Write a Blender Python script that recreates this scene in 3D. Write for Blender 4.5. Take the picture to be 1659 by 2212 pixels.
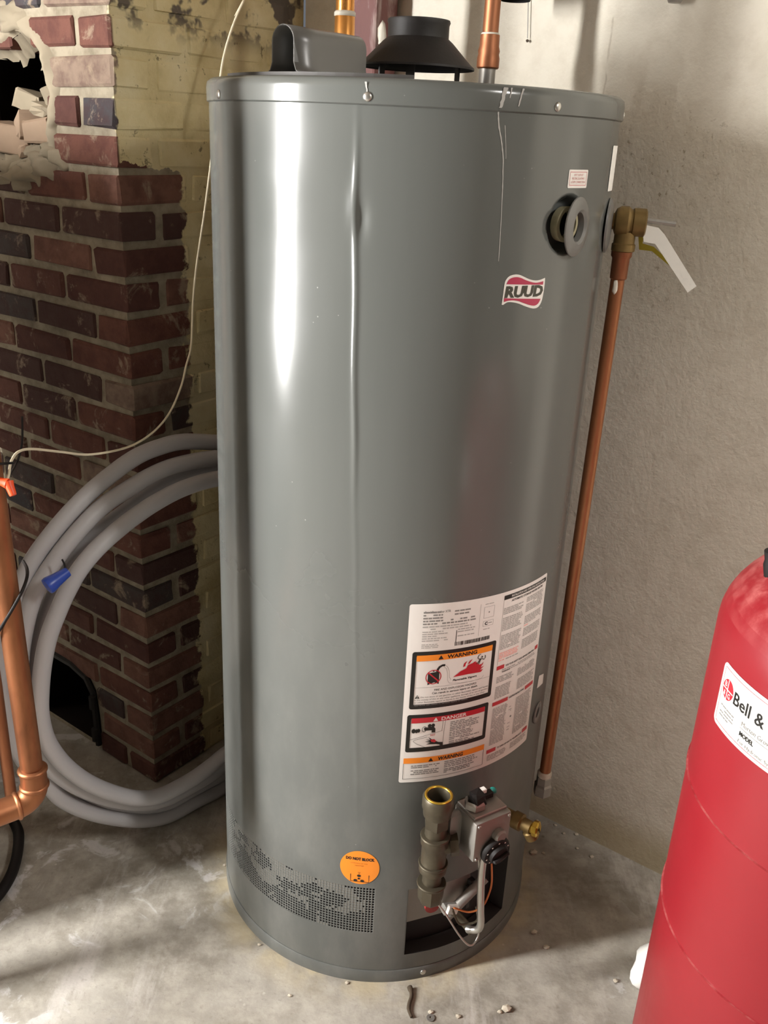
import bpy, bmesh, math, random
from math import sin, cos, pi, radians, degrees, atan2, sqrt
from mathutils import Vector, Matrix, noise
random.seed(7)
for o in list(bpy.data.objects): bpy.data.objects.remove(o, do_unlink=True)
scene = bpy.context.scene
COL = scene.collection

# ------------------------------------------------------------------ camera
CAMZ = 1.47075
PITCH, ROLL, FPX = radians(22.316), radians(2.8357), 1978.7
fwd = Vector((0, cos(PITCH), -sin(PITCH)))
_r = Vector((1, 0, 0)); _u = _r.cross(fwd)
RX = cos(ROLL)*_r + sin(ROLL)*_u
UX = -sin(ROLL)*_r + cos(ROLL)*_u
CAM = Vector((0, 0, CAMZ))
cd = bpy.data.cameras.new('camera'); cam = bpy.data.objects.new('camera', cd); COL.objects.link(cam)
cd.sensor_fit = 'VERTICAL'; cd.sensor_height = 36.0; cd.lens = FPX*36/2212
cd.clip_start = 0.02
cam.matrix_world = Matrix(((RX.x, UX.x, -fwd.x, 0), (RX.y, UX.y, -fwd.y, 0), (RX.z, UX.z, -fwd.z, CAMZ), (0, 0, 0, 1)))
scene.camera = cam

# ------------------------------------------------------------------ world, lights, exposure
AX = Vector((cos(radians(-36)), sin(radians(-36)), 0))      # room axis along the concrete wall
BX = Vector((-AX.y, AX.x, 0))                               # room axis into the concrete wall
def A(s, t, z=0.0): return AX*s + BX*t + Vector((0, 0, z))
ROT = radians(-36)
w = bpy.data.worlds.new('world'); scene.world = w; w.use_nodes = True
w.node_tree.nodes['Background'].inputs[0].default_value = (0.75, 0.8, 0.9, 1)
w.node_tree.nodes['Background'].inputs[1].default_value = 0.15
def area(name, loc, direction, sx, sy, power, color, up=Vector((0, 0, 1))):
    l = bpy.data.lights.new(name, 'AREA'); l.shape = 'RECTANGLE'; l.size = sx; l.size_y = sy
    l.energy = power; l.color = color
    o = bpy.data.objects.new(name, l); COL.objects.link(o)
    z = -direction.normalized(); x = up.cross(z).normalized(); y = z.cross(x)
    o.matrix_world = Matrix(((x.x, y.x, z.x, loc.x), (x.y, y.y, z.y, loc.y), (x.z, y.z, z.z, loc.z), (0, 0, 0, 1)))
    return o
WL = -2.9                                                    # left wall (s)
LAMP, LAMP_POWER = Vector((-2.02, .655, 0)), 225.0           # tall standing tube lamp left of the picture (built below)
area('ceiling_tube_light', A(1.2, 0.95, 2.36), Vector((0, 0, -1)), 0.16, 0.9, 36, (1.0, 0.965, 0.92), up=AX)
vs = scene.view_settings
vs.view_transform = 'Standard'; vs.look = 'None'; vs.exposure = 0.3; vs.gamma = 1.0
try: vs.use_curve_mapping = False
except Exception: pass

# ------------------------------------------------------------------ helpers
TC = Vector((0.016402, 1.577896, 0)); TR = 0.3186
TW = 1.64964                                                 # concrete wall plane (t)
CS, CT = -1.46869, 1.13857                                   # chimney corner (s, t)
def ray(u, v): return fwd + RX*((u-829.5)/FPX) - UX*((v-1106)/FPX)
def at_d(u, v, d): return CAM + ray(u, v)*d
def at_z(u, v, z=0.0):
    r = ray(u, v); return CAM + r*((z-CAM.z)/r.z)
def at_plane(u, v, p0, n):
    r = ray(u, v); return CAM + r*((p0-CAM).dot(n)/r.dot(n))
def tz(u, v, r=0.0, c=TC, R=TR):
    """angle (deg, 0 = towards -y, + = right) and height of the point of an upright cylinder seen at a photo pixel"""
    d = ray(u, v); Rr = R+r
    a_ = d.x**2+d.y**2; b_ = -2*(c.x*d.x+c.y*d.y); cc = c.x**2+c.y**2-Rr*Rr
    D = max(0, b_*b_-4*a_*cc); t = (-b_-sqrt(D))/(2*a_); P = CAM+d*t
    return degrees(atan2(P.x-c.x, -(P.y-c.y))), P.z
def RT(th, r, z, c=TC, R=TR):
    a_ = radians(th); return Vector((c.x+(R+r)*sin(a_), c.y-(R+r)*cos(a_), z))
def rad(th): return Vector((sin(radians(th)), -cos(radians(th)), 0))
def tang(th): return Vector((cos(radians(th)), sin(radians(th)), 0))
UP = Vector((0, 0, 1))

ORG = {}
def empty(name, loc, label=None, cat=None, group=None):
    o = bpy.data.objects.new(name, None); COL.objects.link(o); o.location = loc; o.empty_display_size = 0.05
    ORG[o] = Vector(loc); tag(o, label, cat, group); return o
def tag(o, label=None, cat=None, group=None, kind=None):
    if label: o['label'] = label
    if cat: o['category'] = cat
    if group: o['group'] = group
    if kind: o['kind'] = kind
    return o
def mesh(name, V, F, m, parent=None, smooth=False, auto=None):
    """one mesh object from world-space geometry"""
    V = [Vector(v) for v in V]
    if parent is not None: org = ORG[parent]
    else:
        lo = [min(v[i] for v in V) for i in range(3)]; hi = [max(v[i] for v in V) for i in range(3)]
        org = Vector(((lo[0]+hi[0])/2, (lo[1]+hi[1])/2, lo[2]))
    me = bpy.data.meshes.new(name); me.from_pydata([v-org for v in V], [], F); me.validate(); me.update()
    if smooth:
        for p in me.polygons: p.use_smooth = True
        if auto: 
            try: me.set_sharp_from_angle(angle=radians(auto))
            except Exception: pass
    me.materials.append(m)
    o = bpy.data.objects.new(name, me); COL.objects.link(o)
    if parent is not None: o.parent = parent
    else: o.location = org
    ORG[o] = org
    return o
class G:
    """collects several shapes of one part"""
    def __init__(s): s.V = []; s.F = []
    def add(s, V, F):
        n = len(s.V); s.V += [Vector(v) for v in V]; s.F += [tuple(i+n for i in f) for f in F]; return s
    def build(s, name, m, parent=None, smooth=False, auto=None): return mesh(name, s.V, s.F, m, parent, smooth, auto)
def basis_from(z, hint=None):
    z = Vector(z).normalized(); h = Vector(hint) if hint is not None else (Vector((0, 0, 1)) if abs(z.z) < .9 else Vector((1, 0, 0)))
    x = h.cross(z).normalized(); return x, z.cross(x), z
def lathe(profile, origin, axis=(0, 0, 1), n=32, hint=None, a0=0, a1=360):
    x, y, z = basis_from(axis, hint); V = []; F = []; full = abs(a1-a0) >= 359.9
    cols = n if full else n+1
    for (r, h) in profile:
        for i in range(cols):
            a_ = radians(a0+(a1-a0)*i/n); V.append(Vector(origin)+x*(r*cos(a_))+y*(r*sin(a_))+z*h)
    for j in range(len(profile)-1):
        for i in range(n):
            k = (i+1) % cols
            F.append((j*cols+i, j*cols+k, (j+1)*cols+k, (j+1)*cols+i))
    if full:
        if profile[0][0] > 1e-6: F.append(tuple(range(cols))[::-1])
        if profile[-1][0] > 1e-6: F.append(tuple((len(profile)-1)*cols+i for i in range(cols)))
    return V, F
def openlathe(profile, origin, axis=(0, 0, 1), n=32):
    V, F = lathe(profile, origin, axis, n); return V, [f for f in F if len(f) == 4]
def ringlathe(profile, origin, axis=(0, 0, 1), n=32):
    """closed profile loop revolved (a ring / pipe with wall thickness)"""
    return openlathe(profile+[profile[0]], origin, axis, n)
def cylinder(p0, p1, r, n=20, r1=None):
    p0 = Vector(p0); p1 = Vector(p1); L = (p1-p0).length
    return lathe([(r, 0), (r if r1 is None else r1, L)], p0, p1-p0, n)
def smooth_path(P, sub=8):
    P = [Vector(p) for p in P]; out = []
    for i in range(len(P)-1):
        p0 = P[max(i-1, 0)]; p1 = P[i]; p2 = P[i+1]; p3 = P[min(i+2, len(P)-1)]
        for k in range(sub):
            t = k/sub
            out.append(0.5*((2*p1)+(p2-p0)*t+(2*p0-5*p1+4*p2-p3)*t*t+(3*p1-p0-3*p2+p3)*t**3))
    out.append(P[-1]); return out
def tube(P, r, n=10, closed=False, cap=True):
    P = [Vector(p) for p in P]; N = len(P); V = []; F = []; prev = None
    for i in range(N):
        if closed: t = (P[(i+1) % N]-P[(i-1) % N])
        else: t = P[min(i+1, N-1)]-P[max(i-1, 0)]
        t = t.normalized() if t.length > 1e-9 else Vector((0, 0, 1))
        if prev is None: x = basis_from(t)[0]
        else: x = (prev-t*prev.dot(t)).normalized()
        prev = x; y = t.cross(x); rr = r[i] if isinstance(r, (list, tuple)) else r
        for k in range(n):
            a_ = 2*pi*k/n; V.append(P[i]+x*(rr*cos(a_))+y*(rr*sin(a_)))
    for i in range(N if closed else N-1):
        j = (i+1) % N
        for k in range(n):
            l = (k+1) % n; F.append((i*n+k, i*n+l, j*n+l, j*n+k))
    if cap and not closed: F.append(tuple(range(n))[::-1]); F.append(tuple((N-1)*n+k for k in range(n)))
    return V, F
def bmout(bm):
    bm.verts.index_update(); V = [v.co.copy() for v in bm.verts]; F = [tuple(v.index for v in f.verts) for f in bm.faces]; bm.free(); return V, F
def box(c, sx, sy, sz, x=Vector((1, 0, 0)), y=None, bev=0.0, seg=1, jit=0.0):
    """box centred at c, axes x / y / z"""
    x = Vector(x).normalized(); z = UP if abs(x.z) < .7 else Vector((1, 0, 0))
    if y is None: y = z.cross(x).normalized()
    y = Vector(y).normalized(); z = x.cross(y)
    bm = bmesh.new(); bmesh.ops.create_cube(bm, size=1)
    for v in bm.verts: v.co = Vector((v.co.x*sx, v.co.y*sy, v.co.z*sz))
    if bev: bmesh.ops.bevel(bm, geom=list(bm.edges), offset=bev, segments=seg, affect='EDGES', profile=.5)
    for v in bm.verts:
        if jit: v.co += Vector((random.uniform(-jit, jit), random.uniform(-jit, jit), random.uniform(-jit, jit)))
        v.co = Vector(c)+x*v.co.x+y*v.co.y+z*v.co.z
    return bmout(bm)
def prism(poly, o, x, y, d, z=None):
    """2-D outline extruded by d along x cross y"""
    x = Vector(x); y = Vector(y); z = Vector(z) if z is not None else x.cross(y).normalized(); n = len(poly)
    V = [Vector(o)+x*p[0]+y*p[1] for p in poly]+[Vector(o)+x*p[0]+y*p[1]+z*d for p in poly]
    F = [tuple(range(n))[::-1], tuple(range(n, 2*n))]+[(i, (i+1) % n, (i+1) % n+n, i+n) for i in range(n)]
    return V, F
def blob(c, r, sq=(1, 1, 1), sub=2, amp=.25, seed=0.0):
    bm = bmesh.new(); bmesh.ops.create_icosphere(bm, subdivisions=sub, radius=1)
    for v in bm.verts:
        k = 1+amp*noise.noise(v.co*1.7+Vector((seed, seed*.7, -seed)))
        v.co = Vector(c)+Vector((v.co.x*sq[0], v.co.y*sq[1], v.co.z*sq[2]))*r*k
    return bmout(bm)

# ------------------------------------------------------------------ materials
def srgb(r, g, b):
    f = lambda c: c/12.92 if c <= .04045 else ((c+.055)/1.055)**2.4
    return (f(r/255), f(g/255), f(b/255), 1)
class N:
    """small node-tree builder"""
    def __init__(s, name, rough=.5, metal=0.0, spec=.5):
        s.m = bpy.data.materials.new(name); s.m.use_nodes = True; s.t = s.m.node_tree
        s.p = s.t.nodes['Principled BSDF']; s.p.inputs['Roughness'].default_value = rough
        s.p.inputs['Metallic'].default_value = metal; s.p.inputs['Specular IOR Level'].default_value = spec
    def n(s, typ, **kw):
        nd = s.t.nodes.new(typ)
        for k, v in kw.items(): setattr(nd, k, v)
        return nd
    def put(s, sock, v):
        if hasattr(v, 'is_linked') or isinstance(v, bpy.types.NodeSocket): s.t.links.new(v, sock)
        else: sock.default_value = v
    def pos(s): return s.n('ShaderNodeNewGeometry').outputs['Position']
    def nor(s): return s.n('ShaderNodeNewGeometry').outputs['True Normal']
    def noise(s, scale, detail=4, rough=.55, vec=None, dist=0.0):
        nd = s.n('ShaderNodeTexNoise'); nd.inputs['Scale'].default_value = scale; nd.inputs['Detail'].default_value = detail
        nd.inputs['Roughness'].default_value = rough; nd.inputs['Distortion'].default_value = dist
        s.put(nd.inputs['Vector'], vec if vec is not None else s.pos()); return nd.outputs[0]
    def voro(s, scale, vec=None, feature='F1'):
        nd = s.n('ShaderNodeTexVoronoi', feature=feature); nd.inputs['Scale'].default_value = scale
        s.put(nd.inputs['Vector'], vec if vec is not None else s.pos()); return nd.outputs[0]
    def math(s, op, a_, b_=0.0, c_=None, clamp=False):
        nd = s.n('ShaderNodeMath', operation=op, use_clamp=clamp); s.put(nd.inputs[0], a_); s.put(nd.inputs[1], b_)
        if c_ is not None: s.put(nd.inputs[2], c_)
        return nd.outputs[0]
    def step(s, x, lo, hi, a_=0.0, b_=1.0, smooth=True):
        nd = s.n('ShaderNodeMapRange', interpolation_type='SMOOTHSTEP' if smooth else 'LINEAR')
        s.put(nd.inputs[0], x)
        for i, v in enumerate((lo, hi, a_, b_)): s.put(nd.inputs[i+1], v)
        return nd.outputs[0]
    def dot(s, v, vec, off=0.0):
        nd = s.n('ShaderNodeVectorMath', operation='DOT_PRODUCT'); s.put(nd.inputs[0], v); nd.inputs[1].default_value = vec
        return s.math('ADD', nd.outputs['Value'], off) if off else nd.outputs['Value']
    def scale(s, v, sc):
        nd = s.n('ShaderNodeVectorMath', operation='MULTIPLY'); s.put(nd.inputs[0], v); nd.inputs[1].default_value = sc; return nd.outputs[0]
    def mix(s, f, c1, c2, blend='MIX'):
        nd = s.n('ShaderNodeMix', data_type='RGBA', blend_type=blend); s.put(nd.inputs[0], f)
        s.put(nd.inputs[6], c1); s.put(nd.inputs[7], c2); return nd.outputs[2]
    def ramp(s, f, stops):
        nd = s.n('ShaderNodeValToRGB'); e = nd.color_ramp.elements
        while len(e) < len(stops): e.new(0.5)
        for el, (p, c) in zip(e, stops): el.position = p; el.color = c
        s.put(nd.inputs[0], f); return nd.outputs[0]
    def col(s, c): s.put(s.p.inputs['Base Color'], c); return s
    def rough(s, c): s.put(s.p.inputs['Roughness'], c); return s
    def bump(s, h, strength=.3, dist=.002):
        nd = s.n('ShaderNodeBump'); nd.inputs['Strength'].default_value = strength; nd.inputs['Distance'].default_value = dist
        s.put(nd.inputs['Height'], h); s.t.links.new(nd.outputs[0], s.p.inputs['Normal']); return s
def simple(name, c, rough=.5, metal=0.0, var=.12, vs_=40.0, bump=.0, bs=200.0, spec=.5):
    k = N(name, rough, metal, spec); f = k.noise(vs_, 3)
    d = (c[0]*(1-var), c[1]*(1-var), c[2]*(1-var), 1); l = (min(1, c[0]*(1+var)), min(1, c[1]*(1+var)), min(1, c[2]*(1+var)), 1)
    k.col(k.mix(f, d, l))
    if bump: k.bump(k.noise(bs, 3), bump, .001)
    return k.m
M = {}
def emit(name, c, s_):
    k = N(name); k.p.inputs['Emission Color'].default_value = c; k.p.inputs['Emission Strength'].default_value = s_; k.col(c); return k.m

# concrete floor
k = N('concrete_floor', .75)
n1 = k.noise(3.2, 6, .6); n2 = k.noise(22, 6, .65); n3 = k.noise(1.3, 3, .5, dist=.4)
c = k.ramp(n1, [(.30, srgb(108, 101, 90)), (.5, srgb(142, 136, 125)), (.70, srgb(174, 169, 160))])
c = k.mix(k.step(n2, .35, .7), c, k.mix(.5, c, srgb(190, 184, 172)))
c = k.mix(k.step(n3, .56, .68, 0, .45), c, srgb(141, 126, 103))
ps = k.pos()
patch = k.math('MULTIPLY', k.step(k.noise(7.5, 5, .6, dist=1.5), .54, .62), k.step(k.noise(1.8, 2), .45, .6))
c = k.mix(k.math('MULTIPLY', patch, .75), c, srgb(208, 206, 206))
strk = k.math('MULTIPLY', k.step(k.noise(16, 5, .7, vec=k.scale(k.pos(), (1.0, .22, 1))), .52, .66), k.step(k.noise(2.3, 2), .42, .58))
c = k.mix(k.math('MULTIPLY', strk, .45), c, srgb(196, 190, 184))
grit = k.step(k.noise(75, 5, .75), .54, .70); c = k.mix(k.math('MULTIPLY', grit, .35), c, srgb(102, 94, 82))
spots = k.math('MULTIPLY', k.step(k.voro(19), .10, .03), k.step(k.noise(5, 2), .5, .6))
c = k.mix(k.math('MULTIPLY', spots, .6), c, srgb(96, 84, 66))
chips = k.math('MULTIPLY', k.step(k.voro(34), .12, .05), k.step(k.noise(4.1, 2), .52, .62))
c = k.mix(k.math('MULTIPLY', chips, .55), c, srgb(220, 214, 204))
# dusty ring around the heater foot
dv = k.n('ShaderNodeVectorMath', operation='DISTANCE'); k.put(dv.inputs[0], ps); dv.inputs[1].default_value = (TC.x, TC.y, 0)
dust = k.math('MULTIPLY', k.step(dv.outputs['Value'], TR+.075, TR+.0), k.step(k.noise(14, 5), .3, .62))
c = k.mix(k.math('MULTIPLY', dust, .7), c, srgb(186, 172, 140))
k.col(c); k.bump(k.math('ADD', k.math('MULTIPLY', n2, .6), k.noise(140, 4)), .35, .002); M['floor'] = k.m

# poured concrete wall with mould specks, a crack and damp at the foot
k = N('concrete_wall', .9, spec=.25); ps = k.pos(); sx = k.dot(ps, AX); zz = k.dot(ps, UP)
n1 = k.noise(2.2, 4, .5); n2 = k.noise(26, 5, .6)
c = k.ramp(n1, [(.3, srgb(210, 204, 189)), (.7, srgb(224, 218, 204))])
c = k.mix(k.step(n2, .4, .75, 0, .25), c, srgb(176, 164, 145))
ms = k.math('MULTIPLY', k.step(sx, -.86, -.72), k.step(sx, -.40, -.62)); mz = k.math('MULTIPLY', k.step(zz, 1.05, 1.34), k.step(zz, 1.60, 1.47))
mould = k.math('MULTIPLY', k.math('MULTIPLY', ms, mz), k.step(k.noise(105, 4, .65), .60, .70))
c = k.mix(k.math('MULTIPLY', mould, .6), c, srgb(112, 98, 70))
haze = k.math('MULTIPLY', k.math('MULTIPLY', ms, mz), .22); c = k.mix(haze, c, srgb(150, 134, 104))
fl = k.math('MULTIPLY', k.step(k.voro(13.0), .032, .018), k.step(k.noise(3.7, 2), .52, .56)); c = k.mix(k.math('MULTIPLY', fl, .6), c, srgb(110, 96, 74))
crk = k.math('ABSOLUTE', k.math('SUBTRACT', sx, k.math('ADD', -.765, k.math('MULTIPLY', k.math('SUBTRACT', k.noise(12, 3), .5), .02))))
crack = k.math('MULTIPLY', k.step(crk, .003, .0006), k.math('MULTIPLY', k.step(zz, 1.50, 1.56), k.step(k.noise(30, 2), .42, .55)))
c = k.mix(k.math('MULTIPLY', crack, .35), c, srgb(140, 126, 104))
damp = k.math('MULTIPLY', k.step(k.math('ADD', zz, k.math('MULTIPLY', k.noise(9, 4), -.09)), .10, -.02), 1.0)
c = k.mix(k.math('MULTIPLY', damp, .55), c, srgb(168, 152, 104))
k.col(c); k.bump(k.math('ADD', k.noise(95, 4, .6), k.math('MULTIPLY', k.noise(14, 2), .7)), .5, .003); M['wall'] = k.m
M['whitewash'] = simple('painted_wall', srgb(92, 88, 82), .85, var=.06, vs_=3, bump=.1, bs=80)
M['ceiling'] = simple('ceiling_boards', srgb(104, 92, 78), .85, var=.1, vs_=4)

# brick, mortar and the yellow paint on the chimney's right side
def paint_mask(k, ps):
    t = k.dot(ps, BX, -CT); zz = k.dot(ps, UP); na = k.dot(ps, AX, -CS)
    jag = k.math('MULTIPLY', k.math('SUBTRACT', k.noise(26, 4, .6), .5), .075)
    step_ = k.step(k.math('ADD', zz, k.math('MULTIPLY', k.math('SUBTRACT', k.noise(60, 2), .5), .03)), 1.385, 1.405, .158, .004)
    return k.math('MULTIPLY', k.step(k.math('SUBTRACT', k.math('ADD', t, jag), step_), -.004, .004), k.math('MULTIPLY', k.step(na, -.014, -.009), k.step(t, .002, .008)))
def yellow(k):
    c = k.ramp(k.noise(9, 5, .6), [(.3, srgb(190, 175, 130)), (.5, srgb(212, 199, 155)), (.7, srgb(222, 212, 175))])
    c = k.mix(k.step(k.noise(34, 5, .75), .60, .68, 0, .7), c, srgb(82, 72, 52))
    zz = k.dot(k.pos(), UP)
    bare = k.math('MULTIPLY', k.step(k.noise(11, 4, .6), .50, .56), k.step(zz, 1.60, 1.66))
    return k.mix(bare, c, srgb(104, 96, 86))
k = N('old_brick', .9, spec=.2); ps = k.pos()
oi = k.n('ShaderNodeObjectInfo').outputs['Random']
c = k.ramp(oi, [(0, srgb(110, 74, 64)), (.22, srgb(90, 61, 55)), (.40, srgb(124, 90, 78)), (.52, srgb(80, 60, 56)), (.66, srgb(74, 67, 65)), (.76, srgb(136, 118, 104)), (.86, srgb(68, 67, 70)), (.92, srgb(102, 70, 62))])
c.node.color_ramp.interpolation = 'CONSTANT'
c = k.mix(k.step(k.noise(24, 5, .65), .35, .7), c, k.mix(.55, c, srgb(70, 44, 42)))
c = k.mix(k.step(k.noise(15, 5, .7, dist=.5), .56, .68, 0, .7), c, srgb(158, 142, 122))
c = k.mix(paint_mask(k, ps), c, yellow(k)); k.col(c)
k.bump(k.noise(70, 5, .65), .6, .004); M['brick'] = k.m
k = N('lime_mortar', .95, spec=.2); ps = k.pos()
c = k.ramp(k.noise(30, 5, .6), [(.3, srgb(128, 119, 102)), (.6, srgb(162, 152, 133))])
c = k.mix(k.step(k.noise(8, 4), .55, .7, 0, .5), c, srgb(120, 110, 96))
c = k.mix(paint_mask(k, ps), c, yellow(k)); k.col(c); k.bump(k.noise(110, 5, .7), .7, .004); M['mortar'] = k.m
M['plaster'] = simple('crumbled_plaster', srgb(150, 139, 120), .95, var=.25, vs_=18, bump=.7, bs=60, spec=.2)
M['dark_lining'] = simple('dark_cavity', srgb(34, 28, 25), .95, var=.3, vs_=12, bump=.3, bs=40, spec=.1)  # dark tone for the linings of both chimney openings
M['rubble'] = simple('rubble_brick', srgb(160, 138, 118), .95, var=.2, vs_=20, bump=.6, bs=60, spec=.2)
M['iron'] = simple('black_iron', srgb(40, 38, 36), .7, .3, var=.3, vs_=30, bump=.3, bs=120)

# heater jacket enamel
k = N('grey_enamel', .26, 0.0, .55); ps = k.pos(); zz = k.dot(ps, UP)
str_ = k.noise(9, 4, .55, vec=k.scale(ps, (1, 1, .12)))
c = k.mix(str_, srgb(86, 88, 85), srgb(97, 99, 96))
dus = k.math('MULTIPLY', k.step(zz, 1.0, .1, 0, .5), k.step(k.noise(13, 5, .65, vec=k.scale(ps, (1, 1, .45))), .35, .75))
c = k.mix(k.math('MULTIPLY', dus, .5), c, srgb(150, 148, 142))
sp = k.step(k.voro(46), .06, .03, 0, .35); c = k.mix(k.math('MULTIPLY', sp, k.step(k.noise(6, 2), .55, .65)), c, srgb(190, 190, 185)); k.col(c)
k.rough(k.math('ADD', k.step(zz, 1.3, .1, .20, .38), k.math('MULTIPLY', k.math('SUBTRACT', k.noise(7, 4), .5), .16)))
k.bump(k.noise(150, 2), .06, .0006); M['enamel'] = k.m
M['enamel_flat'] = simple('grey_enamel_trim', srgb(108, 107, 104), .3, var=.05, vs_=8)
M['dark_grey'] = simple('dark_grey_plastic', srgb(66, 63, 60), .6, var=.12)
M['inner'] = simple('dark_inner_skirt', srgb(38, 35, 34), .8, var=.2)
M['dusty_hole'] = simple('dust_in_holes', srgb(108, 105, 98), .9, var=.15, vs_=90)
M['black_metal'] = simple('black_painted_steel', srgb(34, 31, 30), .55, .1, var=.35, vs_=45, bump=.25, bs=180)
M['lever'] = simple('brushed_lever', srgb(226, 224, 216), .45, .0, var=.08)
M['steel'] = simple('bright_steel', srgb(190, 188, 182), .3, .9, var=.12)
M['dull_steel'] = simple('dull_zinc', srgb(158, 154, 148), .45, .7, var=.15, bump=.15)
M['cast_grey'] = simple('cast_aluminium', srgb(142, 138, 132), .5, .5, var=.1, bump=.2, bs=300)
M['brass'] = simple('tarnished_brass', srgb(122, 100, 60), .48, .65, var=.3, vs_=60, bump=.15)
M['brass_bright'] = simple('yellow_brass', srgb(196, 160, 62), .28, .85, var=.12)
M['bronze'] = simple('dull_bronze_fitting', srgb(88, 81, 67), .45, .65, var=.25, vs_=70, bump=.2)
def copper(name, c1, c2, c3, rough):
    k = N(name, rough, .8); f = k.noise(10, 5, .6, vec=k.scale(k.pos(), (1, 1, .35)), dist=.6)
    k.col(k.ramp(f, [(.32, c1), (.5, c2), (.68, c3)])); k.rough(k.math('ADD', rough, k.math('MULTIPLY', k.noise(25, 3), .15))); return k.m
M['copper'] = copper('aged_copper', srgb(128, 82, 56), srgb(164, 108, 74), srgb(178, 124, 88), .38)
M['copper_dark'] = copper('brown_copper', srgb(104, 66, 48), srgb(144, 92, 64), srgb(166, 110, 78), .42)
M['copper_new'] = copper('bright_copper', srgb(200, 130, 60), srgb(226, 160, 86), srgb(236, 176, 104), .22)
M['solder'] = simple('white_solder_flux', srgb(214, 208, 194), .6, .1, var=.1)
k = N('maroon_paint', .6); f = k.noise(14, 4, .6, vec=k.scale(k.pos(), (1, 1, .3)), dist=1.2)
c = k.mix(f, srgb(86, 48, 46), srgb(118, 68, 62))
lime = k.math('MULTIPLY', k.step(k.noise(16, 5, .6, vec=k.scale(k.pos(), (1, 1, .4)), dist=1.0), .46, .62), .6)
k.col(k.mix(lime, c, srgb(178, 160, 154))); M['maroon'] = k.m
M['hose'] = simple('grey_plastic_pipe', srgb(176, 174, 176), .45, var=.06, vs_=6)
M['cable_white'] = simple('cream_wire', srgb(226, 214, 186), .6, var=.06)
M['cable_black'] = simple('black_cable', srgb(26, 22, 21), .6, var=.1, spec=.3)
M['orange_plastic'] = simple('orange_plastic', srgb(236, 82, 38), .4, var=.05)
M['blue_plastic'] = simple('blue_plastic', srgb(44, 74, 170), .35, var=.06)
M['orange_wire'] = simple('orange_wire', srgb(206, 122, 66), .5, var=.06)
k = N('red_enamel', .34, 0, .5); ps = k.pos()
c = k.mix(k.noise(7, 4), srgb(130, 24, 32), srgb(144, 31, 39)); up_ = k.step(k.dot(k.nor(), UP), .25, .8)
c = k.mix(k.math('MULTIPLY', up_, k.step(k.noise(30, 5, .7), .35, .8, 0, .55)), c, srgb(214, 136, 130)); k.col(c)  # lit look of the top: mottled pink painted on upward faces
k.rough(k.math('ADD', .28, k.math('MULTIPLY', k.noise(12, 4), .2))); M['red'] = k.m
# flat print
M['paper'] = simple('white_label', srgb(226, 222, 216), .35, var=.015)
M['ink'] = simple('black_ink', srgb(26, 25, 22), .45, var=.0)
M['ink_grey'] = simple('grey_fine_print', srgb(132, 130, 126), .5, var=.0)
M['ink_fine'] = simple('pale_fine_print', srgb(170, 167, 162), .5, var=.0)
M['ink_dark'] = simple('dark_green_grey_ink', srgb(62, 60, 50), .45, var=.0)
M['ink_red'] = simple('red_ink', srgb(186, 36, 48), .4, var=.0)
M['ink_crimson'] = simple('crimson_ink', srgb(172, 48, 78), .4, var=.0)
M['ink_orange'] = simple('orange_ink', srgb(238, 138, 36), .4, var=.0)
M['ink_pink'] = simple('pink_ink', srgb(236, 172, 162), .5, var=.0)
M['ink_pinkline'] = simple('faded_red_ink', srgb(196, 120, 122), .5, var=.0)
M['stain'] = simple('chalky_drip', srgb(176, 174, 170), .7, var=.15, vs_=60)
M['yellow_tag'] = simple('yellow_tag', srgb(176, 164, 40), .5, var=.1)
M['white_plastic'] = simple('white_plastic', srgb(236, 234, 228), .5, var=.03)
M['stone'] = simple('chips_of_plaster', srgb(188, 178, 160), .9, var=.2, vs_=60)
M['bark'] = simple('dark_twig', srgb(74, 62, 48), .9, var=.3, vs_=80)
M['added_boiler'] = simple('added_boiler_enamel', srgb(40, 48, 60), .4, var=.06)
M['tube_glow'] = emit('fluorescent_tube', (1, .93, .82, 1), 4.0)
M['teal'] = simple('teal_plastic', srgb(30, 120, 110), .4, var=.05)

# ------------------------------------------------------------------ room shell
def struct(o): o['kind'] = 'structure'; return o
S0, S1, T0 = WL, 1.7, -2.7; CEIL = 2.45; TH = .12
def slab(name, s0, s1, t0, t1, z0, z1, m):
    return struct(mesh(name, *box(A((s0+s1)/2, (t0+t1)/2, (z0+z1)/2), s1-s0, t1-t0, z1-z0, x=AX), m))
slab('floor', S0-TH, S1+TH, T0-TH, TW+TH, -.1, 0, M['floor'])
slab('ceiling', S0-TH, S1+TH, T0-TH, TW+TH, CEIL, CEIL+.1, M['ceiling'])
slab('wall_right', CS, S1+TH, TW, TW+TH, 0, CEIL, M['wall'])
slab('wall_front', S0-TH, S1+TH, T0-TH, T0, 0, CEIL, M['whitewash'])
slab('wall_side', S1, S1+TH, T0, TW, 0, CEIL, M['whitewash'])
slab('wall_left', WL-TH, WL, T0, CT+.05, 0, CEIL, M['whitewash'])

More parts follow.
